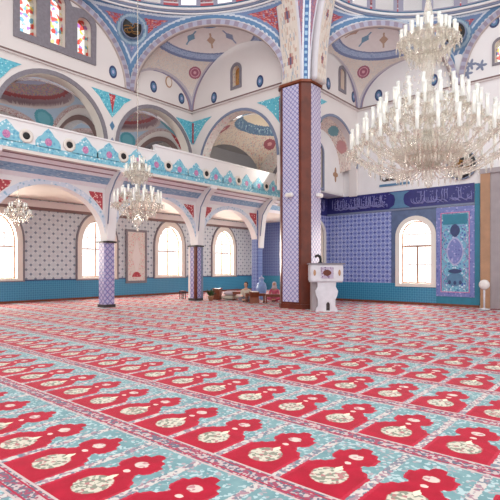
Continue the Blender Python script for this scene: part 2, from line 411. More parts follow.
# pale framed tile panel on the left wall
r0 = empty('wall_tile_panel', (TX+.05, 16.43, .77)); tag(r0, 'tall pale floral tile panel with grey border between two arched windows on the left wall', 'tile panel')
M['palefloral'] = speckle('pale floral tiles', (214, 206, 198), [(196, 176, 170), (216, 150, 150), (170, 176, 176), (226, 220, 214)], 9, .35, .34)
b_ = MB(); b_.panel([rect(-.73, .73, 0, 3.1), rect(-.6, .6, .14, 2.96)], FX(.05), .06, M['greyframe']); b_.build('panel_frame', r0)
b_ = MB(); b_.panel([rect(-.6, .6, .14, 2.96)], FX(.03), .04, M['palefloral']); b_.panel([[(.0, .5), (.3, 1.5), (0, 2.6), (-.3, 1.5)]], FX(.035), .01, M['rose_white']); b_.panel([arcpts(0, .3, .35)], FX(.04), .01, M['red']); b_.build('tile_field', r0)

# ------------------------------------------------------------------ columns and arcade under the balcony
CY = (1.25, 6.25, 11.2, 16.35, 21.25); CX = -17.6; CH = 2.78
def chsq(cx, cy, hx, hy, c): return [(cx-hx+c, cy-hy), (cx+hx-c, cy-hy), (cx+hx, cy-hy+c), (cx+hx, cy+hy-c), (cx+hx-c, cy+hy), (cx-hx+c, cy+hy), (cx-hx, cy+hy-c), (cx-hx, cy-hy+c)]
FZ = lambda z: ((0, 0, z), (1, 0, 0), (0, 1, 0), (0, 0, 1))
clab = {0: 'tiled square column nearest the viewer under the balcony', 1: 'tiled square column under the balcony at the left edge',
        2: 'lavender tiled square column under the balcony beside the pale tile panel', 3: 'striped column with brown corner strips under the balcony, behind the low furniture',
        4: 'blue grey tiled column at the far end of the balcony, next to the great pier'}
for i, cy in enumerate(CY):
    r0 = empty('balcony_column', (CX, cy, 0)); tag(r0, clab[i], 'column', 'columns under the balcony')
    tall = CH if i < 4 else 5.0
    b_ = MB(); b_.panel([chsq(0, 0, .25, .25, .05)], FZ(tall), tall, M['coltile'] if i != 4 else M['lwx']); b_.build('shaft', r0)
    b_ = MB(); b_.panel([chsq(0, 0, .29, .29, .05)], FZ(.12), .12, M['dark']); b_.build('plinth', r0)
    if i < 4: b_ = MB(); b_.panel([chsq(0, 0, .33, .33, .06)], FZ(CH+.01), .07, M['dark']); b_.build('capital', r0)
    if i == 3:
        for k, (sx, sy, mt) in enumerate(((1, -1, 'marblebrown'), (-1, -1, 'rose_white'), (1, 1, 'greyblue'))):
            b_ = MB(); b_.box((sx*.2, sy*.2, CH/2), (.13, .13, CH-.1), M[mt]); b_.build('corner_strip', r0)
# arcade wall
ar = MB(); holes = []
for a, c in zip(CY[:-1], CY[1:]): holes.append(((a+c)/2, (c-a)/2-.17))
out = [(CY[0], 5.0), (CY[-1]+.25, 5.0), (CY[-1]+.25, CH)]
for c, hr in holes[::-1]: out += [(p[0], p[1]) for p in arcpts(c, hr, CH, .90)]
out += [(CY[0], CH)]
ar.panel([out], FX(CX+.2), .4, M['white'])
for c, hr in holes:
    o1 = arcpts(c, hr, CH, .90); 
    o2 = [(max(min(c+(p[0]-c)*1.10, c+hr+.1), c-hr-.1), CH+(p[1]-CH)*1.10) for p in o1]
    M.setdefault('archblue', speckle('white and blue leaf border', (206, 214, 226), [(150, 184, 206), (226, 228, 232), (128, 160, 190)], 7, .5, .34))
    ar.panel([band(o1, o2)], FX(CX+.215), .02, M['archblue'])
    for sg in (-1, 1):
        tri = []
        for k in range(9):
            t = .62+k*.38/8*.93; an = PI/2*(1-t); yy = hr*math.cos(an)*1.13; zz = CH+.9*hr*math.sin(an)*1.13
            tri.append((c+sg*min(yy, hr-.02), min(zz, 4.78)))
        tri = [(c+sg*.66*hr*1.0, 4.80)]+[(c+sg*hr*u_, min(4.76, CH+.9*hr*1.12*math.sqrt(max(0, 1-(u_/1.12)**2)))) for u_ in (.70, .74, .78, .82, .86, .90, .93)]+[(c+sg*hr*.93, 4.80)]
        ar.panel([tri], FX(CX+.22), .02, M['red'])
struct(ar.build('wall_left_arcade'))

# ------------------------------------------------------------------ balcony
bal = empty('balcony', (-16.9, 8, 5.0)); tag(bal, 'long white balcony with blue crown-shaped painted ornament along the left side', 'balcony')
BX = -16.3; Y0, Y1, YS = -5, 27.5, 12.75
def P(mb, name): o = mb.build(name, bal, (-16.9, 8, 5.0)); o.location = (0, 0, 0); return o
b_ = MB(); b_.bx(TX+.02, CX+.2, Y0, Y1, 5.0, 5.2, M['cream']); b_.bx(CX+.2, BX, Y0, Y1, 5.62, 5.7, M['cream']); P(b_, 'gallery_floor')
b_ = MB(); b_.bx(BX-.14, BX, Y0, YS, 5.7, 6.68, M['white']); b_.bx(BX-.14, BX, YS, Y1, 5.7, 6.93, M['white'])
b_.bx(BX-.18, BX+.04, Y0, YS, 6.68, 6.74, M['white']); b_.bx(BX-.18, BX+.04, YS, Y1, 6.93, 7.02, M['white'])
fr = FX(BX+.018)
b_.panel([rect(Y0, Y1, 5.74, 5.95)], fr, .02, M['parablue'])
hy = [2.6, 4.9, 7.23, 8.8, 11.13, 13.47, 15.82, 18.15, 20.46, 22.8, 25.1]
mer = []
for a, c in zip(hy[:-1], hy[1:]):
    n = 1 if c-a < 2 else 2
    for k in range(n):
        mc = a+(c-a)*(k+.5+(.0 if n == 1 else (.06 if k == 0 else -.06)))/n
        hw = .46 if n == 1 else .54
        mer.append(mc)
        cx_ = [(mc-hw, 5.93), (mc+hw, 5.93), (mc+hw, 6.12), (mc+hw*.82, 6.26), (mc+hw*.5, 6.36), (mc+hw*.3, 6.5), (mc, 6.63), (mc-hw*.3, 6.5), (mc-hw*.5, 6.36), (mc-hw*.82, 6.26), (mc-hw, 6.12)]
        b_.panel([cx_], fr, .02, M['parablue'])
        b_.panel([[(mc+.13*math.cos(q), 6.14+.14*math.sin(q)) for q in np.linspace(0, 2*PI, 12, endpoint=False)]], FX(BX+.026), .02, M['pink'])
par = P(b_, 'parapet')
for q in hy:
    b_ = MB(); T = Matrix.Translation((BX+.02, q, 6.2)) @ Matrix.Rotation(PI/2, 4, 'Y')
    b_.lathe([(.24, 0), (.24, .02), (.2, .03), (.13, .03), (.12, .0)], M['cream'], n=20, T=T)
    b_.lathe([(.12, .0), (.12, .035), (.09, .04)], M['black'], n=18, T=T); P(b_, 'round_vent')
# painted sloping soffit between arcade and parapet
S0 = np.array([CX+.2, 4.98]); S1 = np.array([BX, 5.7]); nv = 40
prof = np.array([S0+(S1-S0)*t+np.array([0, -.0])*0 for t in np.linspace(0, 1, nv+1)])
prof[:, 1] += .10*np.sin(np.linspace(0, PI, nv+1))
ny = 300; YY = np.linspace(Y0, Y1, ny+1)
G = np.empty((ny+1, nv+1, 3)); G[..., 0] = prof[None, :, 0]; G[..., 1] = YY[:, None]; G[..., 2] = prof[None, :, 1]
T_ = np.tile((np.arange(nv)+.5)/nv, (ny, 1)); C = fillc((ny, nv), (238, 236, 240))
put(C, (T_ > .14) & (T_ < .40), (144, 176, 204)); sprinkle(C, (T_ > .16) & (T_ < .38), [(176, 200, 216), (120, 156, 190)], .3)
put(C, (T_ > .52) & (T_ < .57), (150, 122, 132)); put(C, (T_ > .78) & (T_ < .97), (150, 130, 134)); put(C, (T_ > .74) & (T_ < .77), (150, 122, 132))
ms = (YY[:-1] > -1e9); so = pgrid('soffit', G, C, smooth=False); so.data.transform(Matrix.Translation((16.9, -8, -5.0))); so.parent = bal
for cy in CY:
    b_ = MB(); br = [(CX+.1, CH+.03), (CX+.34, CH+.03), (CX+.40, 3.5), (CX+.50, 4.3), (CX+.58, 4.72), (BX-.35, 5.25), (BX+.02, 5.55), (BX+.04, 5.72), (CX+.1, 5.72)]
    b_.panel([br], ((0, cy-.2, 0), (1, 0, 0), (0, 0, 1), (0, -1, 0)), -.4+.8 if 0 else .4, M['white'])
    bmesh.ops.translate(b_.bm, verts=b_.bm.verts, vec=(0, 0, 0)); P(b_, 'bracket')
    b_ = MB(); b_.tube([(CX+.42, cy-.21, 3.5), (CX+.52, cy-.21, 4.3), (CX+.6, cy-.21, 4.7), (BX-.33, cy-.21, 5.23), (BX, cy-.21, 5.53)], .03, M['greyblue'], 6); P(b_, 'bracket_moulding')

# ------------------------------------------------------------------ upper left wall with arches into the gallery
UX = -17.5; AC = ((8.87, 2.14), (13.77, 2.08), (4.0, 2.1), (-.9, 2.1)); ZS = 6.95
wu = MB()
holes = [archhole(c, r, 5.25, ZS) for c, r in AC]
WIN = ((7.83, .31, 10.3, 11.6), (8.97, .31, 10.3, 12.0), (10.08, .31, 10.3, 11.5))
for c, hw, z0, zs in WIN: holes.append(archhole(c, hw, z0, zs, 1, 12))
wu.panel([rect(-5, 16.0, 5.2, 14.5)]+holes, FX(UX), .5, M['rose_white'], M['cream'])
wall_upper = struct(wu.build('wall_left_upper'))
b_ = MB(); b_.bx(UX, UX+.015, -5, 16, 7.0, 7.001, M['white'])
b_ = MB()
for c, r in AC[:3]:
    i0 = arcpts(c, r, ZS, 1); o0 = arcpts(c, r+.17, ZS, 1); o1 = arcpts(c, r+.22, ZS, 1)
    b_.panel([band(i0, o0)], FX(UX+.05), .05, M['greyframe']); b_.panel([band(o0, o1)], FX(UX+.03), .03, M['rose_white'])
for y in (11.4, 6.62, 1.6):
    tw = .98; b_.panel([[(y-tw, 9.12), (y+tw, 9.12), (y+tw*.62, 8.85), (y+tw*.35, 8.5), (y, 8.1), (y-tw*.35, 8.5), (y-tw*.62, 8.85)]], FX(UX+.02), .02, M['turq'])
    b_.panel([[(y-.16, 9.08), (y+.16, 9.08), (y+.06, 8.6), (y, 8.3), (y-.06, 8.6)]], FX(UX+.03), .02, M['red'])
    b_.panel([[(y, 7.95), (y+.12, 7.75), (y, 7.55), (y-.12, 7.75)]], FX(UX+.02), .02, M['bluepaint']); b_.panel([[(y, 7.25), (y+.08, 7.12), (y, 7.0), (y-.08, 7.12)]], FX(UX+.02), .02, M['greyblue'])
def oval(mb, fr, c, z, ru=.19, rv=.27):
    f = lambda k: [(c+ru*k*math.cos(q), z+rv*k*math.sin(q)) for q in np.linspace(0, 2*PI, 20, endpoint=False)]
    o, u, v, n = [Vector(q) for q in fr]
    for k, e, mt in ((1, .012, 'navy'), (.66, .020, 'bluepaint'), (.3, .026, 'letter')):
        mb.panel([f(k)], (o+n*e, u, v, n), .012, M[mt])
for y, z in ((11.44, 10.06), (13.6, 10.06), (15.3, 9.98), (6.5, 10.06)): oval(b_, FX(UX), y, z)
b_.panel([[(14.5+.2*math.cos(q), 10.55+.27*math.sin(q)) for q in np.linspace(0, 2*PI, 20, endpoint=False)]], FX(UX+.02), .02, M['tanmarble'])
b_.panel([[(14.5+.15*math.cos(q), 10.55+.22*math.sin(q)) for q in np.linspace(0, 2*PI, 20, endpoint=False)]], FX(UX+.03), .02, M['cream'])
b_.build('painted_ornament', wall_upper)
f = MB(); ol = [archhole(c, hw, z0, zs, 1, 12) for c, hw, z0, zs in WIN]
fo = [(7.3, 10.05), (10.6, 10.05), (10.62, 11.62)]+[(10.08+.54*math.cos(q), 11.62+.52*math.sin(q)) for q in (.4, .9, 1.4, 1.9)]+[(9.55, 12.05), (9.3, 12.45), (8.97, 12.55), (8.6, 12.45), (8.4, 12.05), (8.2, 12.0)]+[(7.83+.54*math.cos(q), 11.62+.52*math.sin(q)) for q in (1.4, 1.9, 2.4, 2.9)]
f.panel([fo]+ol, FX(UX+.07), .07, M['greyframe']); wo = struct(f.build('window_6'))
for o in ol: f = MB(); f.panel([o], FX(UX-.2), .02, M['stained']); f.build('pane', wo)
b_ = MB(); b_.bx(UX, UX+.10, -5, 16, ZC-.05, ZC+.07, M['rose_white']); b_.bx(UX, UX+.13, -5, 16, ZC-.0, ZC+.05, M['brownline']); struct(b_.build('trim_2'))

# gallery vaults seen through the arches
def sail(name, x0, x1, y0, y1, z0, k, ring, fn, n=110, cap=1.0):
    cx, cy = (x0+x1)/2, (y0+y1)/2; R2 = ((x1-x0)/2)**2+((y1-y0)/2)**2
    xs = np.linspace(x0, x1, n+1); ys = np.linspace(y0, y1, n+1); Xg, Yg = np.meshgrid(xs, ys, indexing='ij')
    r = np.hypot(Xg-cx, Yg-cy); Z = z0+k*np.sqrt(np.maximum(R2-r*r, 0))
    zr = z0+k*math.sqrt(max(R2-ring*ring, 0)); dm = zr+cap*np.sqrt(np.maximum(ring*ring-r*r, 0))/ring
    Z = np.where(r < ring, np.maximum(dm, zr), Z)
    G = np.stack([Xg, Yg, Z], -1); c = mid(G); rr = np.hypot(c[..., 0]-cx, c[..., 1]-cy); an = np.arctan2(c[..., 1]-cy, c[..., 0]-cx)
    C = fn(c, rr, an, cx, cy, ring); return struct(pgrid(name, G, C))
def fn_left(c, rr, an, cx, cy, ring):
    C = fillc(rr.shape, (150, 168, 190)); ed = np.minimum.reduce([np.abs(c[..., 0]-c[..., 0].min()), np.abs(c[..., 0]-c[..., 0].max()), np.abs(c[..., 1]-c[..., 1].min()), np.abs(c[..., 1]-c[..., 1].max())])
    put(C, ed < .25, (168, 150, 152)); sprinkle(C, ed < .2, [(150, 110, 112), (190, 176, 172)], .4)
    put(C, rr < ring+.12, (176, 160, 160)); put(C, rr < ring, (140, 116, 124)); sprinkle(C, rr < ring-.15, [(164, 134, 110), (126, 110, 140), (172, 116, 122), (150, 140, 124)], .6)
    put(C, (rr < ring-.1) & (rr > ring-.22), (140, 60, 66)); put(C, (rr > ring*.45) & (rr < ring*.6), (150, 150, 176))
    put(C, rr < .45, (200, 196, 206))
    for q in range(4):
        a = PI/4+q*PI/2; d = np.hypot(c[..., 0]-cx-(ring+.55)*math.cos(a), c[..., 1]-cy-(ring+.55)*math.sin(a)); put(C, d < .42, (60, 134, 150)); put(C, d < .28, (84, 150, 166))
    for q in range(4):
        a = q*PI/2; d = np.hypot(c[..., 0]-cx-(ring+.0)*math.cos(a), c[..., 1]-cy-(ring+.0)*math.sin(a))
    return C
BY = (1.6, 6.5, 11.32, 16.0)
for k in range(3): sail('ceiling_gallery_vault_%d' % (k+1), TX, UX-.45, BY[k]+.02, BY[k+1]-.02, 7.0, .80, 1.95, fn_left, cap=.9)
for k, y in enumerate((1.6, 6.5, 11.4, 16.1)):     # cross arches between the gallery bays
    b_ = MB(); h = archhole(-20.4, 2.1, 5.2, 6.6, .9); b_.panel([rect(TX, UX-.45, 5.2, 10.2), h], FY(y-.2), .4, M['rose_white'], M['greyframe'])
    i0 = arcpts(-20.4, 2.1, 6.6, .9); o0 = arcpts(-20.4, 2.35, 6.6, .9); b_.panel([band(i0, o0)], FY(y-.24), .04, M['brownline'])
    b_.panel([[(-20.4+s_*2.28, 8.7), (-20.4+s_*1.2, 8.95), (-20.4+s_*2.2, 7.7)] for s_ in (1,)], FY(y-.23), .02, M['red'])
    struct(b_.build('wall_gallery_cross_%d' % (k+1)))
for k, y in enumerate((4.1, 8.9, 13.7)):           # blind arch on the gallery's outer wall
    b_ = MB(); i0 = arcpts(y, 1.7, 6.5, .95); o0 = arcpts(y, 2.0, 6.5, .95); b_.panel([band(i0, o0)], FX(TX+.06), .06, M['greyframe'])
    b_.panel([[(y+.45*math.cos(q), 7.3+.45*math.sin(q)) for q in np.linspace(0, 2*PI, 24, endpoint=False)]], FX(TX+.05), .05, M['teal']); struct(b_.build('trim_%d' % (10+k)))

# ------------------------------------------------------------------ corner bay: back wall, its arch and vault
BYW = 16.0; KC = (-14.5, 2.36, 6.5)
b_ = MB(); hs = [[(KC[0]-KC[1], 5.72), (KC[0]+KC[1], 5.72)]+arcpts(KC[0], KC[1], KC[2])]
hs = [[(KC[0]+KC[1], 0.0-.0)]+arcpts(KC[0], KC[1], KC[2])+[(KC[0]-KC[1]-.0, 0.0)]]
lw = archhole(-14.5, .22, 10.05, 10.75, 1, 10)
o_ = [(-17.5, 5.72), (KC[0]-KC[1], 5.72)]+arcpts(KC[0], KC[1], KC[2])[::-1]+[(KC[0]+KC[1], 5.0), (-11.5, 5.0), (-11.5, 14), (-17.5, 14)]
b_.panel([o_, lw], FY(BYW), .5, M['rose_white'], M['palefloral'])
wb = struct(b_.build('wall_corner_back'))
b_ = MB(); i0 = arcpts(*KC); o0 = arcpts(KC[0], KC[1]+.12, KC[2]); b_.panel([band(i0, o0)], FY(BYW-.03), .03, M['greyblue'])
for (x0, s_) in ((-17.45, 1), (-11.9, -1)):
    b_.panel([[(x0, 8.98), (x0+s_*1.35, 8.98), (x0+s_*.9, 8.75), (x0+s_*.45, 8.3), (x0+s_*.1, 7.85), (x0, 7.85)]], FY(BYW-.02), .02, M['turq'])
    b_.panel([[(x0, 8.9), (x0+s_*.1, 8.9), (x0+s_*.1, 7.9), (x0, 7.9)]], FY(BYW-.03), .02, M['red'])
for x, z in ((-13.08, 9.9), (-15.94, 9.85)): oval(b_, FY(BYW), x, z)
b_.build('painted_ornament', wb)
b_ = MB(); b_.panel([rect(UX, UX+.02, 8, 8.9)], FY(BYW-.02), .02, M['red']); b_.bm.free()
f = MB(); f.panel([archhole(-14.5, .34, 9.92, 10.78, 1, 10), lw], FY(BYW-.04), .04, M['greyframe']); wo = struct(f.build('window_7')); f = MB(); f.panel([lw], FY(BYW+.2), .02, M['amberglass']); f.build('pane', wo)
b_ = MB(); b_.bx(UX, -11.6, BYW-.1, BYW, ZC-.05, ZC+.07, M['rose_white']); b_.bx(UX, -11.6, BYW-.13, BYW, ZC, ZC+.05, M['brownline']); struct(b_.build('trim_3'))
# turquoise half on the left wall side of the corner
b_ = MB(); b_.panel([[(15.98, 8.98), (14.95, 8.98), (15.3, 8.6), (15.75, 8.1), (15.98, 7.85)]], FX(UX+.02), .02, M['turq']); o = b_.build('painted_spandrel', wall_upper)
def fn_corner(c, rr, an, cx, cy, ring):
    C = fillc(rr.shape, (214, 200, 184)); sprinkle(C, rr > 0, [(196, 172, 160), (206, 160, 150), (170, 170, 176)], .25)
    put(C, (rr < ring+.2) & (rr > ring-.25), (92, 124, 152)); sprinkle(C, (rr < ring+.1) & (rr > ring-.15), [(150, 180, 196), (70, 96, 140)], .4)
    put(C, rr < ring-.25, (226, 214, 190))
    for q in range(4):
        a = PI/4+q*PI/2; d = np.hypot(c[..., 0]-cx-(ring+.75)*math.cos(a), c[..., 1]-cy-(ring+.75)*math.sin(a)); put(C, d < .34, (150, 84, 96)); put(C, d < .12, (200, 150, 150))
    return C
sail('ceiling_corner_vault', -17.5, -11.5, 16.5, 21.5, 6.6, .72, 1.9, fn_corner, cap=.6)
b_ = MB(); cx0 = -14.6
out = [(-17.5, 5.72), (cx0-1.75, 5.72)]+arcpts(cx0, 1.75, 5.9)[::-1]+[(cx0+1.75, 5.72), (-11.5, 5.72), (-11.5, 10.4), (-17.5, 10.4)]
b_.panel([out], FY(21.3), .4, M['palefloral'], M['rose_white'])
for r1, r2, mt, e in ((1.75, 1.95, 'rose_white', .06), (1.95, 2.2, 'greyframe', .04)): b_.panel([band(arcpts(cx0, r1, 5.9), arcpts(cx0, r2, 5.9))], FY(21.3-e), e, M[mt])
struct(b_.build('wall_corner_far'))
b_ = MB(); b_.panel([rect(-17.5, -11.5, 5.72, 10)], FY(22.6), .2, M['rose_white'])
for r1, r2, mt, e in ((1.5, 1.8, 'greyframe', .04), (1.15, 1.3, 'greyblue', .03)): b_.panel([band(arcpts(cx0+.2, r1, 5.9), arcpts(cx0+.2, r2, 5.9))], FY(22.6-e), e, M[mt])
b_.panel([[(cx0+.2+.55*math.cos(q), 6.75+.2*math.sin(q)) for q in np.linspace(0, 2*PI, 24, endpoint=False)]], FY(22.56), .03, M['teal']); struct(b_.build('wall_corner_niche'))
b_ = MB(); b_.bx(TX, -12.75, 22.8, 27.6, 10.0, 10.2, M['rose_white']); b_.bx(TX, UX-.4, 16.5, 22.8, 10.0, 10.2, M['rose_white']); struct(b_.build('ceiling_aisle'))
b_ = MB(); b_.bx(BX+.02, -12.75, 21.5, 27.6, 5.2, 5.35, M['cream']); struct(b_.build('ceiling_aisle_low'))
# recess right of the pier
RX = -12.75
b_ = MB(); hwn = archhole(20.1, .62, 1.25, 3.3, 1, 14); nic = archhole(18.75, .34, 5.45, 7.1, 1, 12); LX = -11.8
b_.panel([rect(17.95, 21.1, 0, 10), hwn], FX(RX), .4, M['white'], M['cream']); b_.panel([rect(16.95, 21.1, 5.3, 8.9), nic], FX(LX), .15, M['white'], M['cream']); b_.bx(RX, LX, 17.95, 21.1, 5.26, 5.32, M['white']); wr = struct(b_.build('wall_recess'))
b_ = MB(); b_.panel([rect(17.95, 21.1, 1.0, 4.35), hwn], FX(RX+.03), .03, M['qiby']); b_.panel([rect(17.95, 21.1, .1, 1.0)], FX(RX+.03), .03, M['wains'])
b_.panel([[(20.3+.16*math.cos(q)*(1+.4*math.cos(4*q)), 6.25+.26*math.sin(q)*(1+.4*math.cos(4*q))) for q in np.linspace(0, 2*PI, 32, endpoint=False)]], FX(LX+.02), .02, M['tanmarble'])
b_.build('tiling', wr)
f = MB(); f.panel([archhole(20.1, .82, 1.1, 3.3, 1, 14), hwn], FX(RX+.07), .07, M['cream']); wo = struct(f.build('window_8')); f = MB(); f.panel([hwn], FX(RX-.2), .02, M['glass']); f.build('pane', wo)
f = MB(); f.panel([archhole(18.75, .46, 5.33, 7.1, 1, 12), nic], FX(LX+.05), .05, M['greyblue']); wo = struct(f.build('window_9')); f = MB(); f.panel([nic], FX(LX-.1), .02, M['amberglass']); f.build('pane', wo)
# wall above the recess
CXW = -11.0; cc, cr_, cz = 18.93, 2.02, 6.55
lw2 = archhole(19.55, .2, 10.05, 10.8, 1, 10)
o_ = [(16.6, 14), (16.6, 5.2), (cc-cr_, 5.2)]+arcpts(cc, cr_, cz)[::-1]+[(cc+cr_, 5.2), (21.1, 5.2), (21.1, 14)]
b_ = MB(); b_.panel([o_, lw2], FX(CXW), .4, M['rose_white'], M['rose_white']); wc = struct(b_.build('wall_recess_upper'))
b_ = MB(); b_.panel([band(arcpts(cc, cr_, cz), arcpts(cc, cr_+.12, cz))], FX(CXW+.03), .03, M['greyblue'])
b_.panel([[(16.9, 9.1), (18.2, 9.1), (17.6, 8.8), (17.0, 8.1), (16.9, 7.8)]], FX(CXW+.02), .02, M['turq'])
for y, z in ((18.3, 9.95), (20.65, 10.0)): oval(b_, FX(CXW), y, z)
b_.build('painted_ornament', wc)
f = MB(); f.panel([archhole(19.55, .34, 9.9, 10.82, 1, 10), lw2], FX(CXW+.04), .04, M['greyframe']); wo = struct(f.build('window_10')); f = MB(); f.panel([lw2], FX(CXW-.2), .02, M['amberglass']); f.build('pane', wo)
# painted barrel of the recess
nA, nB = 80, 24; A_ = np.linspace(0, PI, nA+1); Xs = np.linspace(CXW-.3, LX, nB+1)
G = np.empty((nA+1, nB+1, 3)); rr = cr_+np.linspace(0, .12, nB+1)[None, :]*0
G[..., 0] = Xs[None, :]; G[..., 1] = cc+(cr_-.20*np.linspace(0, 1, nB+1)[None, :])*np.cos(A_)[:, None]; G[..., 2] = cz-.15*np.linspace(0, 1, nB+1)[None, :]+(cr_-.22*np.linspace(0, 1, nB+1)[None, :])*np.sin(A_)[:, None]
C = fillc((nA, nB), (214, 200, 188)); sprinkle(C, np.ones((nA, nB), bool), [(200, 160, 150), (226, 216, 206), (176, 160, 160)], .35)
cm = mid(G)
for an, cl in ((1.15, (110, 150, 156)), (1.95, (84, 136, 140)), (.6, (190, 140, 138)), (2.5, (190, 140, 138))):
    d = np.hypot((cm[..., 0]+11.55)*1.3, cr_*(np.arctan2(cm[..., 2]-cz, cm[..., 1]-cc)-an)*.7); put(C, d < .26, cl)
struct(pgrid('ceiling_recess', G, C))
b_ = MB(); b_.bx(RX-.4, CXW-.4, 17.75, 17.95, 0, 8.7, M['qiby']); struct(b_.build('wall_recess_side'))

# ------------------------------------------------------------------ qibla wall
QY = 21.1; QW = archhole(-8.1, .72, .95, 3.1, 1, 20)
MXC = -4.0
lw3 = archhole(-9.6, .22, 10.05, 10.8, 1, 10)
b_ = MB(); mh = archhole(MXC, .95, 0, 2.8, 1.2, 20)
WD = [archhole(c, .21, 10.05, zs, 1, 12) for c, zs in ((-4.62, 10.75), (-4.0, 10.95), (-3.38, 10.75))]
b_.panel([[(RX, 0), (MXC-.95, 0)]+arcpts(MXC, .95, 2.8, 1.2)[::-1]+[(MXC+.95, 0), (9, 0), (9, 15), (RX, 15)], QW]+WD, FY(QY), .5, M['white'], M['cream'])
wq = struct(b_.build('wall_front'))
b_ = MB(); b_.panel([rect(RX, -5.62, .1, .95)], FY(QY-.04), .04, M['wainsx']); b_.panel([rect(RX, -9.25, .95, 4.33)], FY(QY-.03), .03, M['qib'])
M['winzone'] = plain('blue grey tiles round the window', (104, 122, 158), .35, .15, 4)
b_.panel([rect(-9.25, -7.16, .95, 4.33), QW], FY(QY-.03), .03, M['winzone'])
b_.panel([rect(-5.58, -5.38, .1, 5.2)], FY(QY-.05), .05, M['teal']); b_.panel([rect(-7.16, -5.58, .1, .42)], FY(QY-.05), .05, M['teal']); b_.build('tiling', wq)
b_ = MB(); b_.bx(RX, -5.4, QY-.07, QY, 0, .1, M['wood']); struct(b_.build('baseboard_front'))
f = MB(); f.panel([archhole(-8.1, .93, .8, 3.1, 1, 20), QW], FY(QY-.09), .09, M['cream']); wo = struct(f.build('window_11'))
f = MB(); f.panel([QW, archhole(-8.1, .67, 1.0, 3.1, 1, 20)], FY(QY+.2), .07, M['muntin'])
f.bx(-8.8, -7.4, QY+.2, QY+.26, 2.62, 2.7, M['muntin']); f.bx(-8.13, -8.05, QY+.2, QY+.26, 1.0, 2.65, M['muntin'])
for q in (-8.45, -7.75): f.bx(q-.01, q+.01, QY+.21, QY+.24, 1.0, 3.7, M['muntin'])
for q in (1.8, 3.2): f.bx(-8.78, -7.42, QY+.21, QY+.24, q-.015, q+.015, M['muntin'])
f.build('window_frame', wo); f = MB(); f.panel([QW], FY(QY+.22), .01, M['glass']); f.build('pane', wo)
wo = None
f = MB()
for h, (c, zs) in zip(WD, ((-4.62, 10.75), (-4.0, 10.95), (-3.38, 10.75))): f.panel([archhole(c, .30, 9.95, zs, 1, 12), h], FY(QY-.05), .05, M['greyframe'])
wo = struct(f.build('window_12'))
for h in WD: f = MB(); f.panel([h], FY(QY+.2), .02, M['stained']); f.build('pane', wo)
b_ = MB(); b_.bx(CXW, 9, QY-.1, QY, ZC-.05, ZC+.07, M['rose_white']); b_.bx(CXW, 9, QY-.13, QY, ZC, ZC+.05, M['brownline']); struct(b_.build('trim_4'))
b_ = MB(); b_.bx(CXW, CXW+.1, 16.9, QY-.1, ZC-.05, ZC+.07, M['rose_white']); b_.bx(CXW, CXW+.13, 16.9, QY-.1, ZC, ZC+.05, M['brownline']); struct(b_.build('trim_5'))
b_ = MB(); 
for x, z in ((-9.9, 9.95), (-7.3, 10.0), ): oval(b_, FY(QY), x, z)
oval(b_, FY(QY), -4.85, 11.75, .2, .24)
for q, zz in ((-5.75, 10.25), (-5.35, 10.1), (-5.9, 9.9)): b_.panel([[(q+.16*math.cos(t)*(1+.5*math.cos(5*t)), zz+.16*math.sin(t)*(1+.5*math.cos(5*t))) for t in np.linspace(0, 2*PI, 40, endpoint=False)]], FY(QY-.02), .02, M['greyblue'])
b_.build('painted_ornament', wq)

# inscription band
def scribble(mb, fr, u0, u1, v0, v1, mat, seed, dens=3.2, wd=.035):
    """flowing strokes in the manner of the tile lettering"""
    R_ = random.Random(seed); o, U, V, Nn = [Vector(q) for q in fr]; H = v1-v0
    def stroke(pts, w_):
        mb.tube([o+U*p[0]+V*p[1] for p in pts], [w_*(.35+.65*math.sin(PI*(i+.6)/(len(pts)+.2))) for i in range(len(pts))], mat, 5)
    u = u0+.05
    while u < u1-.1:
        k = R_.random(); wu_ = .9/dens*R_.uniform(.7, 1.3)
        if k < .35:     # upright stem
            stroke([(u, v0+H*.28), (u+.01, v0+H*.5), (u-.01, v0+H*.72), (u+.02, v0+H*.93)], wd)
        elif k < .75:   # bowl
            stroke([(min(u1, u+wu_*math.cos(a)*.9+wu_*.5), v0+H*(.42+.26*math.sin(a))) for a in np.linspace(PI*.9, PI*2.15, 9)], wd)
        else:           # long sweeping tail
            stroke([(min(u1, u+wu_*2.2*t), v0+H*(.2+.10*math.sin(PI*t*1.4))) for t in np.linspace(0, 1, 8)], wd)
        for _ in range(2):
            du, dv = u+R_.uniform(0, .25), v0+H*R_.uniform(.12, .92); stroke([(du, dv), (du+.03, dv+.02), (du+.06, dv)], wd*.9)
        u += wu_*R_.uniform(.42, .62)
iq = empty('inscription_band', (-9, QY-.03, 4.33)); tag(iq, 'deep blue tile band with pale calligraphy running above the blue tiled wall', 'inscription')
def IQ(mb, n): o = mb.build(n, iq, (-9, QY-.03, 4.33)); o.location = (0, 0, 0)
b_ = MB(); b_.panel([rect(RX+.05, -5.6, 4.33, 5.24)], FY(QY-.05), .05, M['band']); b_.panel([rect(RX+.05, -5.6, 4.33, 4.42), ], FY(QY-.06), .02, M['greyblue']); b_.panel([rect(17.96, QY-.05, 4.33, 5.24)], FX(RX+.05), .05, M['band']); IQ(b_, 'tile_band')
b_ = MB(); b_.panel([[(-9.35, 4.44), (-8.35, 4.44), (-8.6, 4.6), (-8.66, 4.84), (-8.6, 5.06), (-8.35, 5.2), (-9.35, 5.2), (-9.1, 5.06), (-9.04, 4.84), (-9.1, 4.6)]], FY(QY-.065), .02, M['bluepaint']); IQ(b_, 'cartouche_gap')
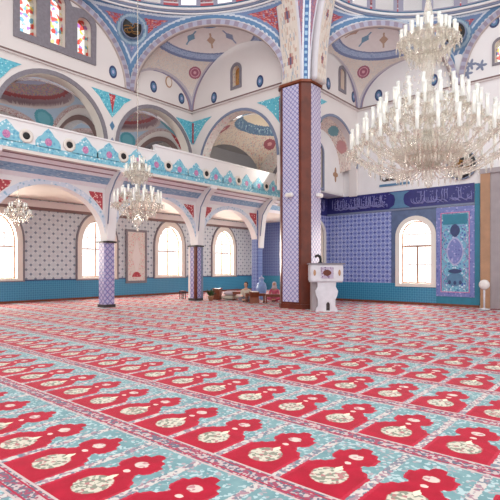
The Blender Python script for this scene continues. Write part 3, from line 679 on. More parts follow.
b_ = MB(); scribble(b_, FY(QY-.055), RX+.3, -9.45, 4.46, 5.18, M['script'], 3, 4.2, .022); scribble(b_, FY(QY-.055), -8.25, -5.7, 4.46, 5.18, M['script'], 5, 4.2, .022); scribble(b_, FY(QY-.055), -12.3, -9.6, 4.5, 5.1, M['script'], 8, 4, .018); scribble(b_, FX(RX+.055), 19.2, 20.9, 4.46, 5.18, M['script'], 9, 4.2, .022); IQ(b_, 'lettering')
wi = empty('wall_inscription', (-9.1, QY-.02, 5.5)); tag(wi, 'small dark brown written line with blue underline on white wall above the deep blue band', 'inscription')
b_ = MB(); scribble(b_, FY(-.0), -.75, .72, .22, .68, M['dark'], 14, 4, .03); b_.build('lettering', wi)
b_ = MB(); b_.bx(-.75, .72, -.015, .02, .02, .13, M['bluepaint']); b_.build('underline', wi)

# ornate panel beside the window
M['tealfloral'] = speckle('turquoise and blue floral tiles', (112, 168, 194), [(196, 212, 226), (64, 84, 160), (140, 196, 206), (120, 116, 176), (60, 140, 160)], 11, .3, .42)
M['lavborder'] = speckle('lavender border tiles', (112, 122, 178), [(150, 146, 196), (90, 96, 160), (170, 170, 210)], 9, .3, .36)
op = empty('ornate_tile_panel', (-6.37, QY-.03, .42)); tag(op, 'tall turquoise and lavender floral tile panel between front window and mihrab', 'tile panel')
FO = lambda e: ((0, -e, 0), (1, 0, 0), (0, 0, 1), (0, -1, 0))
b_ = MB(); b_.panel([rect(-.79, .79, 0, 3.88), rect(-.56, .56, .22, 3.6)], FO(.05), .05, M['lavborder']); b_.panel([rect(-.60, .60, .18, 3.64), rect(-.56, .56, .22, 3.6)], FO(.06), .06, M['pink']); b_.build('border', op)
b_ = MB(); b_.panel([rect(-.56, .56, .22, 3.6)], FO(.03), .03, M['tealfloral']); b_.build('tile_field', op)
def loz(c, z, ru, rv): return [(c+ru*math.copysign(abs(math.cos(q))**1.3, math.cos(q)), z+rv*math.copysign(abs(math.sin(q))**1.1, math.sin(q))) for q in np.linspace(0, 2*PI, 24, endpoint=False)]
b_ = MB(); b_.panel([rect(-.5, .5, 3.12, 3.55)], FO(.04), .02, M['teal'])
b_.panel([loz(0, 1.95, .36, .62)], FO(.04), .02, M['letter']); b_.panel([loz(0, 1.95, .3, .54)], FO(.05), .02, M['lavborder']); b_.panel([loz(0, 2.85, .2, .28)], FO(.05), .02, M['navy']); b_.panel([loz(0, .75, .34, .3)], FO(.05), .02, M['bluepaint']); b_.panel([loz(0, 1.1, .28, .1)], FO(.055), .02, M['navy'])
for sx in (-1, 1):
    for z0 in (.6, 1.1, 1.7, 2.2, 2.7):
        b_.tube([(sx*(.42+.08*math.cos(t*2)), -.045, z0+.25*math.sin(t)) for t in np.linspace(0, 4.5, 12)], .018, M['letter'], 5)
b_.panel([loz(.22, .62, .06, .09)], FO(.06), .02, M['navy']); b_.panel([loz(-.22, .62, .06, .09)], FO(.06), .02, M['navy']); b_.panel([loz(0, .6, .06, .09)], FO(.06), .02, M['navy']); b_.build('medallions', op)

# mihrab at the right edge
mi = empty('mihrab', (MXC, QY, 0)); tag(mi, 'tall tan and grey marble prayer niche at the right edge', 'mihrab')
for sx in (-1, 1):
    b_ = MB(); b_.bx(.97 if sx > 0 else -1.33, 1.33 if sx > 0 else -.97, -.18, 0, 0, 5.55, M['tanmarble']); b_.build('outer_jamb', mi)
    b_ = MB(); b_.bx(.77*sx-.2, .77*sx+.2, -.12, 0, 0, 5.55, M['greymarble']); b_.build('inner_jamb', mi)
b_ = MB(); b_.bx(-1.36, 1.36, -.2, 0, 5.55, 5.75, M['greymarble']); b_.bx(-.57, .57, -.12, 0, 3.9, 5.55, M['greymarble']); b_.build('lintel', mi)
b_ = MB()
nb = 12; pts = [(-.95+0*k, 0) for k in range(1)]
for k in range(nb):
    a0 = PI*k/nb; a1 = PI*(k+1)/nb
    q = [(.95*math.cos(a), .85*math.sin(a)+.02) for a in (a0, a1)]
    b_._add([(q[0][0], q[0][1], 0), (q[1][0], q[1][1], 0), (q[1][0], q[1][1], 4.0), (q[0][0], q[0][1], 4.0)], [(0, 1, 2, 3)], M['greymarble'])
b_.panel([[(.95*math.cos(a), .85*math.sin(a)) for a in np.linspace(0, PI, 13)]], FZ(4.05), .05, M['greymarble']); b_.build('niche', mi)

# ------------------------------------------------------------------ semi-domes, arches, corner squinches
def arch_paint(name, P0, P1, half_k, wdt=.27, depth=.25, z0=ZC, nrm=None):
    """patterned voussoir band along an arch from P0 to P1 (plan points)"""
    P0 = np.array(P0, float); P1 = np.array(P1, float); Mx = (P0+P1)/2; d = (P1-P0)/2; hf = np.linalg.norm(d); d = d/hf
    n = 156; m_ = 8; th = np.linspace(0, PI, n+1); G = np.empty((n+1, m_+1, 3))
    for j in range(m_+1):
        e = wdt*j/m_; r = hf-e
        G[:, j, 0] = Mx[0]-d[0]*r*np.cos(th)+nrm[0]*(.10); G[:, j, 1] = Mx[1]-d[1]*r*np.cos(th)+nrm[1]*(.10); G[:, j, 2] = z0+(half_k*hf-e)*np.sin(th)
    T = (np.arange(n)+.5)/n; J = (np.arange(m_)+.5)/m_
    C = fillc((n, m_), (0, 0, 0)); st = (np.floor(T*52) % 2 == 0)
    C[st] = (146, 134, 150); C[~st] = (164, 164, 184)
    C[:, J < .14] = (196, 190, 192); C[:, J > .86] = (186, 172, 168)
    o = pgrid(name, G, C)
    sm = o.modifiers.new('depth', 'SOLIDIFY'); sm.thickness = .18; sm.offset = 1
    return struct(o)
def squinch(name, K, P0, P1, k, capf, red_r=.30):
    K, P0, P1 = [np.array(q, float) for q in (K, P0, P1)]; Mc = (P0+P1)/2; R = np.linalg.norm(P1-P0)/2
    n = 170; s = np.linspace(0, 1, n+1); S, T = np.meshgrid(s, s, indexing='ij')
    # square -> triangle K,P0,P1 : (1-T)*K + T*((1-S)P0+S*P1)
    Q = (1-T)[..., None]*K+T[..., None]*((1-S)[..., None]*P0+S[..., None]*P1)
    r2 = ((Q-Mc)**2).sum(-1); Z = ZC+k*np.sqrt(np.maximum(R*R*1.0-r2, 0))
    G = np.concatenate([Q, Z[..., None]], -1); c = mid(G); r = np.hypot(c[..., 0]-Mc[0], c[..., 1]-Mc[1])
    e0 = (P0-K)/np.linalg.norm(P0-K); e1 = (P1-K)/np.linalg.norm(P1-K)
    a = (c[..., :2]-K) @ e0; b2 = (c[..., :2]-K) @ e1; wd = np.minimum(a, b2)
    C = fillc(r.shape, (218, 209, 198)); sprinkle(C, r > 0, [(200, 188, 180), (222, 196, 180), (186, 198, 206)], .25)
    put(C, wd < .16, (186, 180, 186)); put(C, wd < .09, (134, 128, 152)); put(C, wd < .03, (160, 120, 120))
    cf = capf*R
    put(C, (r < cf) & (r > cf-.30), (166, 184, 212)); put(C, (np.abs(r-cf) < .05) | (np.abs(r-cf+.30) < .04), (120, 134, 170))
    sprinkle(C, (r < cf-.05) & (r > cf-.26), [(176, 190, 212), (120, 140, 180)], .3)
    put(C, r < cf-.32, (234, 229, 226))
    ang = np.arctan2(c[..., 1]-Mc[1], c[..., 0]-Mc[0]); dk = np.arctan2((K-Mc)[1], (K-Mc)[0]); da = (ang-dk+PI) % (2*PI)-PI
    rn = r/cf
    for i, q in enumerate((-1.05, -.35, .35, 1.05)):
        dd = np.hypot((da-q)*r, (r-.58*cf)*1.0); col = ((140, 156, 184), (190, 164, 142), (120, 160, 186), (190, 160, 140))[i]
        put(C, ((np.abs((da-q)*r)/.2+np.abs(r-.58*cf)/.26) < 1) & (rn < .9), col); put(C, (np.abs((da-q)*r) < .04) & (np.abs(r-.58*cf) < .42), col)
    put(C, rn < .26, (112, 150, 190))
    u_ = (K-Mc)/np.linalg.norm(K-Mc); rc = Mc+u_*R*.80; d = np.sqrt((c[..., 0]-rc[0])**2+(c[..., 1]-rc[1])**2+(c[..., 2]-(ZC+k*R*math.sqrt(1-.8*.8)))**2)
    put(C, d < red_r, (156, 92, 112)); put(C, (d < red_r*.75) & (d > red_r*.6), (206, 160, 168)); put(C, d < red_r*.25, (206, 160, 168))
    return struct(pgrid(name, G, C))
PP = (-11.35, 15.8)
squinch('ceiling_left_squinch', (-17.5, 16.0), (-17.5, 12.3), PP, .80, .66)
squinch('ceiling_front_squinch', (-11.0, 21.1), (-10.75, 16.3), (-6.27, 21.1), .80, .66)
nB_ = np.array((-14.42+11, 14.05-9)); nB_ = -nB_/np.linalg.norm(nB_)
arch_paint('trim_21', (-17.5, 12.3), PP, .80, nrm=nB_)
nC_ = np.array((1, -1.07)); nC_ /= np.linalg.norm(nC_)
arch_paint('trim_22', (-10.75, 16.3), (-6.27, 21.1), .80, nrm=nC_)
arch_paint('trim_23', (-17.5, 5.7), (-17.5, 12.3), .95, nrm=(1, 0))
arch_paint('trim_24', (-6.27, 21.1), (-1.7, 21.1), 1.25, nrm=(0, -1))

def spandrels(name, ctr, poly, ks, ringr, zr, discs=()):
    """pendentive zone: lofts the polygon of arches up to the ring of the semi-dome"""
    ctr = np.array(ctr, float); rows = []; L = []
    for (A, B), k in zip(zip(poly[:-1], poly[1:]), ks):
        A = np.array(A, float); B = np.array(B, float); hf = np.linalg.norm(B-A)/2; Mx = (A+B)/2; d = (B-A)/2/hf
        th = np.linspace(0, PI, 91)
        for t in th[(0 if not rows else 1):]:
            p = Mx-d*hf*math.cos(t); rows.append((p[0], p[1], ZC+k*hf*math.sin(t))); L.append(min(t, PI-t))
    Bt = np.array(rows); n = len(Bt)-1; m_ = 56
    ph = np.arctan2(Bt[:, 1]-ctr[1], Bt[:, 0]-ctr[0]); Tp = np.stack([ctr[0]+ringr[0]*np.cos(ph), ctr[1]+ringr[1]*np.sin(ph), np.full(len(ph), zr)], -1)
    s = np.linspace(0, 1, m_+1)[None, :, None]
    G = Bt[:, None, :]*(1-s)+Tp[:, None, :]*s
    bow = np.sin(s[..., 0]*PI)*.10*(Tp[:, 2]-Bt[:, 2])[:, None]; dx = np.stack([np.cos(ph), np.sin(ph)], -1); G[..., :2] += dx[:, None, :]*bow[..., None]
    c = mid(G); bt = (Bt[:-1]+Bt[1:])/2
    # distance to the arch curves (3-D, to the nearest arch point) and to the ring
    d1 = np.full(c.shape[:2], 9.0)
    for i in range(0, len(Bt), 2): d1 = np.minimum(d1, np.sqrt(((c-Bt[i])**2).sum(-1)))
    d2 = np.sqrt((zr-c[..., 2])**2+.0)
    C = fillc(c.shape[:2], (112, 130, 158)); 
    inn = (d1 > .42) & (d2 > .30)
    put(C, inn, (170, 74, 84)); sprinkle(C, inn, [(206, 150, 140), (150, 60, 76), (196, 120, 110), (110, 130, 170)], .5)
    e = np.minimum(d1-.0, d2+.12)
    put(C, (e < .08), (206, 208, 216)); put(C, (e >= .08) & (e < .24), (92, 128, 164)); put(C, (e >= .24) & (e < .31), (196, 204, 214)); put(C, (e >= .31) & (e < .42), (110, 134, 170))
    for (px, py, pz, R1, R2) in discs:
        d = np.sqrt((c[..., 0]-px)**2+(c[..., 1]-py)**2+(c[..., 2]-pz)**2)
        low = (d > R1) & (d < R1+2.5) & (c[..., 2] < pz-R1*.55) & (e > .42)
        put(C, low, (140, 150, 180)); sprinkle(C, low, [(190, 190, 206), (150, 110, 150), (92, 110, 160)], .5)
        put(C, d < R1+.26, (104, 134, 164)); put(C, (d < R1+.2) & (d > R1+.1), (160, 182, 196))
    return struct(pgrid(name, G, C)), G
DL = (-17.02, 12.08, 12.0); DQ = (-6.27, 20.72, 11.55)
spandrels('ceiling_left_pendentives', (-11, 9), [(-11.35, 2.2), (-17.5, 5.7), (-17.5, 12.3), PP], [.8, .95, .8], (6.1, 6.1), 12.65, [DL+(.42, .5)])
spandrels('ceiling_front_pendentives', (-4, 16), [(-10.75, 16.3), (-6.27, 21.1), (-1.7, 21.1), (2.9, 16.3)], [.8, 1.25, .8], (5.75, 4.95), 12.4, [DQ+(.42, .5)])
def roundel(loc, nrm, rad, label, seed):
    r0 = empty('calligraphy_roundel', loc); tag(r0, label, 'roundel', 'dark calligraphy roundels')
    T = Vector(nrm).normalized().to_track_quat('Z', 'Y').to_matrix().to_4x4()
    b_ = MB(); b_.lathe([(rad, -.04), (rad, .03), (rad*.96, .05), (0.01, .05)], M['black'], n=36, T=T); b_.build('disc', r0)
    b_ = MB(); b_.tube([T @ Vector((rad*.97*math.cos(q), rad*.97*math.sin(q), .04)) for q in np.linspace(0, 2*PI, 36, endpoint=False)], .03, M['greyblue'], 6, closed=True); b_.build('rim', r0)
    R_ = random.Random(seed); b_ = MB()
    for k in range(7):
        cx, cy = R_.uniform(-.45, .45)*rad, R_.uniform(-.45, .45)*rad; a0 = R_.uniform(0, 6); rr = R_.uniform(.15, .35)*rad
        b_.tube([T @ Vector((cx+rr*1.3*math.cos(a), cy+rr*.6*math.sin(a), .06)) for a in np.linspace(a0, a0+3.6, 9)], rad*.045, M['gold'], 5)
    b_.build('lettering', r0)
roundel((DL[0]+.13, DL[1]-.10, DL[2]-.02), (.85, -.42, -.32), .44, 'dark round calligraphy disc in the left pendentive above the balcony arches', 4)
roundel((DQ[0]+.02, DQ[1]-.16, DQ[2]-.02), (.25, -.9, -.32), .44, 'dark round calligraphy disc in the front pendentive, behind upper chandelier tiers', 5)
roundel((-6.1, QY-.06, 6.05), (0, -1, 0), .62, 'large dark round calligraphy disc on white front wall, behind lower chandelier arms', 6)

def ringmould(name, c, rr, z, a0, a1):
    b_ = MB(); A = np.linspace(a0, a1, 90)
    for dz, k, mt, th in ((0, 0, 'greyblue', .06), (.10, -.04, 'white', .06), (.19, -.06, 'bluepaint', .04), (-.08, .02, 'white', .04)):
        b_.tube([(c[0]+(rr[0]+k)*math.cos(a), c[1]+(rr[1]+k)*math.sin(a), z+dz) for a in A], th, M[mt], 6)
    return struct(b_.build(name))
ringmould('trim_25', (-11, 9), (6.1, 6.1), 12.65, PI/2, 1.5*PI); ringmould('trim_26', (-4, 16), (5.75, 4.95), 12.4, 0, PI)
def semidome(name, c, rr, z, a0, a1, top, wins):
    n, m_ = 300, 70; A = np.linspace(a0, a1, n+1); drum = 1.25
    S = np.linspace(0, 1, m_+1); zz = np.empty(m_+1); ff = np.empty(m_+1); nd = 24
    for j in range(m_+1):
        if j <= nd: zz[j] = z+.18+drum*j/nd; ff[j] = 1
        else: q = (j-nd)/(m_-nd)*PI/2; zz[j] = z+.18+drum+(top-z-drum-.18)*math.sin(q); ff[j] = max(math.cos(q), .01)
    G = np.empty((n+1, m_+1, 3)); G[..., 0] = c[0]+(rr[0]-.12)*ff[None, :]*np.cos(A)[:, None]; G[..., 1] = c[1]+(rr[1]-.12)*ff[None, :]*np.sin(A)[:, None]; G[..., 2] = zz[None, :]
    C = fillc((n, m_), (150, 96, 104)); J = np.tile(np.arange(m_), (n, 1)); Am = np.tile(((A[1:]+A[:-1])/2)[:, None], (1, m_))
    sprinkle(C, J >= 0, [(120, 96, 110), (176, 130, 120), (160, 150, 150), (126, 60, 70)], .5)
    put(C, (J < 2), (176, 80, 90)); put(C, (J >= 2) & (J < 3), (206, 200, 204)); put(C, J > nd, (190, 170, 166)); sprinkle(C, J > nd, [(160, 120, 130), (120, 140, 170), (210, 190, 176)], .4)
    mask = np.ones((n, m_), bool)
    for wa, hw in wins:
        da = np.abs(Am-wa); zc = mid(G)[..., 2]-(z+.18)
        fr = (da < hw*1.45) & (zc > -.1) & (zc < 1.1); put(C, fr, (150, 150, 168)); mask &= ~((da < hw) & (zc > .06) & (zc < 1.0))
    o = struct(pgrid(name, G, C, mask=mask))
    b_ = MB()
    for wa, hw in wins:
        r = np.array(rr)+.0; T = [((c[0]+r[0]*math.cos(q), c[1]+r[1]*math.sin(q))) for q in (wa-hw*1.2, wa+hw*1.2)]
        b_._add([(T[0][0], T[0][1], z+.2), (T[1][0], T[1][1], z+.2), (T[1][0], T[1][1], z+1.35), (T[0][0], T[0][1], z+1.35)], [(0, 1, 2, 3)], M['glass'])
    b_.build('drum_panes', o)
    return o
semidome('ceiling_left_semidome', (-11, 9), (6.1, 6.1), 12.65, PI/2, 1.5*PI, 18.6, [(PI/2+.2+.26*k, .055) for k in range(11)])
semidome('ceiling_front_semidome', (-4, 16), (5.75, 4.95), 12.4, 0, PI, 18.2, [(.17+.235*k, .075) for k in range(13)])

# great arches rising from the pier
def great_arch(name, axis, c, r, lo, hi, z0, other):
    n, m_ = 200, 22; th = np.linspace(0, PI, n+1); Wv = np.linspace(lo, hi, m_+1); G = np.empty((n+1, m_+1, 3))
    if axis == 'y': G[..., 1] = c+r*np.cos(th)[:, None]; G[..., 0] = Wv[None, :]
    else: G[..., 0] = c-r*np.cos(th)[:, None]; G[..., 1] = Wv[None, :]
    G[..., 2] = z0+1.45*r*np.sin(th)[:, None]
    C = fillc((n, m_), (216, 206, 194)); T = np.tile(((np.arange(n)+.5)/n*PI*r)[:, None], (1, m_)); J = np.tile(((np.arange(m_)+.5)/m_)[None, :], (n, 1))
    sprinkle(C, (J > .12) & (J < .88), [(200, 170, 152), (166, 174, 184), (200, 188, 174), (222, 210, 198)], .40)
    put(C, (J < .05) | (J > .95), (206, 202, 206)); put(C, ((J > .07) & (J < .11)) | ((J > .89) & (J < .93)), (170, 150, 150))
    ph = (T % 1.25)/1.25; d = np.abs(ph-.5)/.15+np.abs(J-.5)/.17; put(C, d < 1, (164, 112, 108)); put(C, d < .45, (96, 90, 120))
    o = pgrid(name, G, C); sm = o.modifiers.new('depth', 'SOLIDIFY'); sm.thickness = .3; sm.offset = -1 if axis == 'x' else 1
    return struct(o)
great_arch('ceiling_left_great_arch', 'y', 9.0, 6.62, -11.62, -10.66, 9.2, None)
great_arch('ceiling_front_great_arch', 'x', -4.0, 6.36, 15.88, 16.6, 9.2, None)
# main pendentive
n, m_ = 160, 60; th = np.linspace(0, .95, n+1); hz = np.sin(th)*9.4
yA = 9.0+6.62*np.sqrt(1-(hz/(6.62*1.45))**2); xB = -4.0-6.36*np.sqrt(np.maximum(1-(hz/(6.36*1.45))**2, .0))
S_ = np.linspace(0, 1, m_+1)[None, :]; G = np.empty((n+1, m_+1, 3))
G[..., 0] = -10.64*(1-S_)+xB[:, None]*S_; G[..., 1] = yA[:, None]*(1-S_)+15.86*S_; G[..., 2] = 9.2+hz[:, None]
c = mid(G); wdt_ = np.hypot(G[:-1, -1, 0]-G[:-1, 0, 0], G[:-1, -1, 1]-G[:-1, 0, 1])[:, None]
dg = np.abs((np.arange(m_)+.5)/m_-.5)[None, :]*wdt_; ed = wdt_/2-dg
C = fillc(dg.shape, (150, 100, 116)); sprinkle(C, dg > 0, [(110, 96, 130), (176, 120, 120), (96, 110, 150)], .5)
put(C, dg < .16, (214, 216, 222)); put(C, dg < .085, (70, 108, 156)); hgt = c[..., 2]; put(C, (dg < .055) & ((hgt*4) % 1 < .45), (150, 184, 208)); put(C, (ed < .05), (196, 194, 204))
struct(pgrid('ceiling_main_pendentive', G, C))

# ------------------------------------------------------------------ the great pier
PX, PY, PH = -11.12, 16.25, 9.2; HX, HY, CF = .77, .65, .27
pr = empty('great_pier', (PX, PY, 0)); tag(pr, 'huge square pier clad in lavender net tiles with red brown marble corners', 'pillar')
b_ = MB(); b_.panel([chsq(0, 0, HX, HY, CF)], FZ(PH), PH, M['marblebrown']); b_.build('marble_core', pr)
b_ = MB(); b_.bx(-HX+.36, HX-CF-.13, -HY-.02, -HY+.02, .28, PH-.12, M['piertile']); b_.build('tile_panel', pr)
b_ = MB(); b_.bx(HX-.02, HX+.02, -HY+CF+.03, HY-CF-.03, .28, PH-.12, M['piertiley']); b_.build('tile_panel', pr)
b_ = MB(); b_.panel([chsq(0, 0, HX+.03, HY+.03, CF)], FZ(.2), .2, M['marblebrown']); b_.build('plinth', pr)
b_ = MB(); b_.panel([chsq(0, 0, HX+.05, HY+.05, CF)], FZ(PH+.03), .1, M['wood']); b_.build('cap', pr)
def speaker(loc, lab):
    r0 = empty('wall_speaker', loc, math.radians(0)); tag(r0, lab, 'speaker')
    b_ = MB(); b_.box((0, -.09, 0), (.34, .16, .17), M['white']); bmesh.ops.bevel(b_.bm, geom=b_.bm.edges[:], offset=.03, segments=2, affect='EDGES'); b_.build('housing', r0)
    b_ = MB(); b_.box((0, -.175, 0), (.26, .01, .1), M['cream']); b_.build('grille', r0); return r0
speaker((-11.12, PY-HY-.03, 4.62), 'small white box speaker on the tiled left face of the pier')
sp2 = speaker((PX+HX+.03, 16.35, 4.62), 'small white box speaker on the narrow right face of the pier'); sp2.rotation_euler = (0, 0, PI/2)

# ------------------------------------------------------------------ marble preacher's chair beside the pier
ku = empty('preaching_lectern', (-9.58, 15.72, 0), math.radians(40.5)); tag(ku, 'white carved marble preaching lectern standing right beside the great pier', 'lectern')
FK = lambda y: ((0, y, 0), (1, 0, 0), (0, 0, 1), (0, -1, 0))
body = [(-.42, 0), (.42, 0), (.40, .12), (.33, .2), (.33, .45), (.40, .62), (.43, .78), (.34, .95), (.36, 1.12), (.60, 1.12), (.60, 1.14), (-.60, 1.14), (-.60, 1.12), (-.36, 1.12), (-.34, .95), (-.43, .78), (-.40, .62), (-.33, .45), (-.33, .2), (-.40, .12)]
slot = [(-.02, .04), (.12, .04), (.12, .30), (.05, .38), (-.02, .30)]
b_ = MB(); b_.panel([body, slot], FK(-.35), .7, M['marble'], M['marble']); b_.build('pedestal', ku)
b_ = MB(); b_.bx(-.02, .12, -.3, .3, .04, .36, M['dark']); b_.build('slot_lining', ku)
b_ = MB(); b_.bx(-.62, .62, -.42, .40, 1.14, 1.80, M['marble']); bmesh.ops.bevel(b_.bm, geom=b_.bm.edges[:], offset=.03, segments=2, affect='EDGES'); b_.build('seat_box', ku)
b_ = MB(); b_.bx(-.66, .68, -.46, .44, 1.80, 1.85, M['greyframe']); b_.build('top_slab', ku)
M['rosette'] = speckle('mauve carved rosette', (178, 164, 184), [(120, 84, 120), (206, 200, 214), (96, 76, 110)], 16, .4, .4)
b_ = MB(); b_.panel([rect(-.24, .24, 1.27, 1.70)], FK(-.44), .03, M['rosette']); b_.panel([loz(0, 1.48, .16, .12)], FK(-.455), .02, M['marblebrown']); b_.build('front_rosette', ku)
for sx in (-.47, .47): b_ = MB(); b_.panel([loz(sx, 1.48, .05, .12)], FK(-.44), .03, M['tanmarble']); b_.build('side_ornament', ku)
b_ = MB(); b_.bx(-.55, -.28, -.2, .3, 0, 1.14, M['greymarble']); b_.build('side_panel', ku)
mc = empty('microphone', (-9.8, 15.56, 1.85), math.radians(40.5)); tag(mc, 'black curved microphone standing on top of the marble lectern', 'microphone')
b_ = MB(); b_.lathe([(.10, 0), (.10, .03), (.03, .05), (.02, .06)], M['black'], n=16, c=(.08, 0, 0)); b_.build('base', mc)
b_ = MB(); b_.tube([(.08, 0, .04), (.09, 0, .14), (.07, 0, .24), (0, 0, .30), (-.08, 0, .28), (-.12, 0, .22)], [.05, .05, .055, .06, .055, .04], M['black'], 10); b_.build('gooseneck', mc)

# ------------------------------------------------------------------ chandeliers
def chandelier(name, loc, tiers, scale, label, cat='chandelier', chain_top=14.0, group=None, stem=None, small=False):
    """tiers: (z, radius, number of arms)"""
    r0 = empty(name, loc); tag(r0, label, cat, group); s = scale
    ztop = max(t[0] for t in tiers)
    b_ = MB(); zz = chain_top-loc[2]; b_.tube([(0, 0, ztop+.5*s), (0, 0, zz)], .018 if not small else .012, M['crystal'], 6); b_.build('chain', r0)
    b_ = MB(); b_.lathe(stem, M['crystal'], n=20); b_.build('stem', r0)
    protos = {}
    for ti, (z, R, n) in enumerate(tiers):
        up = .20*s if not small else .12*s
        pts = []
        for t in np.linspace(0, 1, 9):
            x = .06*s+(R-.06*s)*t; zc = z-.02*s-.30*s*min(1, R/1.1/s)*math.sin(t*PI)*(1-.35*t)+up*min(1, R/s+.2)*t**2.2
            pts.append((x, 0, zc))
        cb = MB(); cb.tube(pts, .016*s if not small else .014*s, M['crystal'], 6)
        ex, ez = R, pts[-1][2]
        pan = MB(); pan.lathe([(.015*s, -.03*s), (.04*s, -.02*s), (.095*s, .03*s), (.10*s, .045*s), (.03*s, .03*s), (.03*s, .05*s)], M['crystal'], n=10, c=(ex, 0, ez))
        h = (.40*s if R > .56*s else .24*s) if not small else .2*s
        cd = MB(); cd.lathe([(.022*s, .04*s), (.030*s, .10*s), (.030*s, h*.55), (.036*s, h), (.040*s, h+.05*s), (.036*s, h+.05*s), (.030*s, h), (.02*s, h*.6)], M['candle'], n=10, c=(ex, 0, ez))
        bl = MB(); bl.lathe([(.006*s, h*.6), (.017*s, h*.72), (.012*s, h*.86), (.002*s, h*.95)], M['bulb'], n=6, c=(ex, 0, ez))
        dr = MB()
        for k in range(5):
            a = 2*PI*k/5; rx, ry = ex+.09*s*math.cos(a), .09*s*math.sin(a)
            dr.lathe([(.003*s, 0), (.012*s, -.03*s), (.016*s, -.08*s), (.002*s, -.13*s)], M['crystal'], n=5, c=(rx, ry, ez+.03*s), smooth=False)
        for t in (.4, .75):
            q = pts[int(t*8)]; dr.lathe([(.003*s, 0), (.018*s, -.05*s), (.02*s, -.10*s), (.002*s, -.17*s)], M['crystal'], n=5, c=(q[0], 0, q[2]), smooth=False)
        meshes = [(q, mb.build(q, None)) for q, mb in (('arm', cb), ('drip_pan', pan), ('candle_tube', cd), ('bulb', bl), ('pendants', dr))]
        arm0 = meshes[0][1]; arm0.parent = r0
        for q, o in meshes[1:]: o.parent = arm0
        meshes[-1][1]['kind'] = 'stuff'
        off = (PI/n if ti % 2 else 0)+.07*ti; arm0.rotation_euler = (0, 0, off)
        for k in range(1, n):
            c = arm0.copy(); COL.objects.link(c); c.rotation_euler = (0, 0, off+2*PI*k/n)
            for ch in arm0.children: d = ch.copy(); COL.objects.link(d); d.parent = c
    return r0
big = [(.52, 1.45, 28), (.82, 1.20, 24), (1.12, .92, 22), (1.42, .62, 14), (2.66, .50, 18), (2.86, .32, 10)]
stem = [(.01, 0), (.07, .05), (.03, .12), (.13, .2), (.06, .3), (.22, .45), (.30, .58), (.12, .66), (.10, .8), (.20, .92), (.12, 1.05), (.07, 1.25), (.16, 1.4), (.08, 1.55), (.05, 1.7), (.14, 1.85), (.06, 2.0), (.10, 2.15), (.16, 2.5), (.05, 2.7), (.12, 2.9), (.05, 3.1), (.10, 3.3), (.03, 3.7)]
bc = chandelier('crystal_chandelier', (-3.25, 9.1, 3.22), big, 1.0, 'huge tiered crystal chandelier with rings of candle tubes, upper right', stem=stem, chain_top=17)
b_ = MB(); b_.lathe([(.02, .50), (.28, .50), (.52, .60), (.62, .72), (.64, .76), (.50, .76), (.42, .84), (.2, .9)], M['crystal'], n=32); b_.build('centre_bowl', bc)
b_ = MB()
for k in range(48):
    a = 2*PI*k/48; b_.lathe([(.003, 0), (.02, -.03), (.024, -.10), (.003, -.16)], M['crystal'], n=5, c=(.62*math.cos(a), .62*math.sin(a), .74), smooth=False)
for (R, z, nn) in ((.36, .62, 30), (.2, .5, 18)):
    for k in range(nn):
        a = 2*PI*k/nn; b_.lathe([(.003, 0), (.018, -.03), (.022, -.10), (.003, -.16)], M['crystal'], n=5, c=(R*math.cos(a), R*math.sin(a), z), smooth=False)
b_.build('bowl_pendants', bc)['kind'] = 'stuff'
# swags of beads from the upper tiers down to the outer ring
b_ = MB()
for k in range(24):
    a = 2*PI*k/24
    for t in np.linspace(0, 1, 12):
        rr_ = .30+.55*t; z_ = 2.65-1.25*t-.35*math.sin(PI*t)*1.0
        b_.lathe([(.003, .03), (.02, 0), (.003, -.03)], M['crystal'], n=4, c=(rr_*math.cos(a), rr_*math.sin(a), z_), smooth=False)
b_.build('bead_swags', bc)['kind'] = 'stuff'
smalls = [(.55, .62, 12), (.95, .42, 8)]
sst = [(.01, 0), (.05, .06), (.02, .12), (.12, .22), (.16, .34), (.05, .44), (.07, .6), (.03, .8), (.10, .95), (.04, 1.1), (.08, 1.3), (.2, 1.5), (.26, 1.62), (.22, 1.74), (.08, 1.86), (.02, 1.95)]
s1 = chandelier('small_chandelier', (-13.9, 10.1, 2.95), [(.75, .82, 16), (1.15, .55, 12), (1.95, .42, 10), (2.3, .22, 6)], 1.15, 'medium cream crystal chandelier hanging in front of the balcony bracket', stem=[(r*1.25, z*1.3) for r, z in sst], chain_top=13.5)
s2 = chandelier('small_chandelier', (-17.2, 7.35, 3.15), [(.35, .42, 10), (.62, .28, 8)], .8, 'small cream crystal chandelier at the left edge hanging before a bright window', stem=[(r*.55, z*.52) for r, z in sst], chain_top=4.6, small=True)

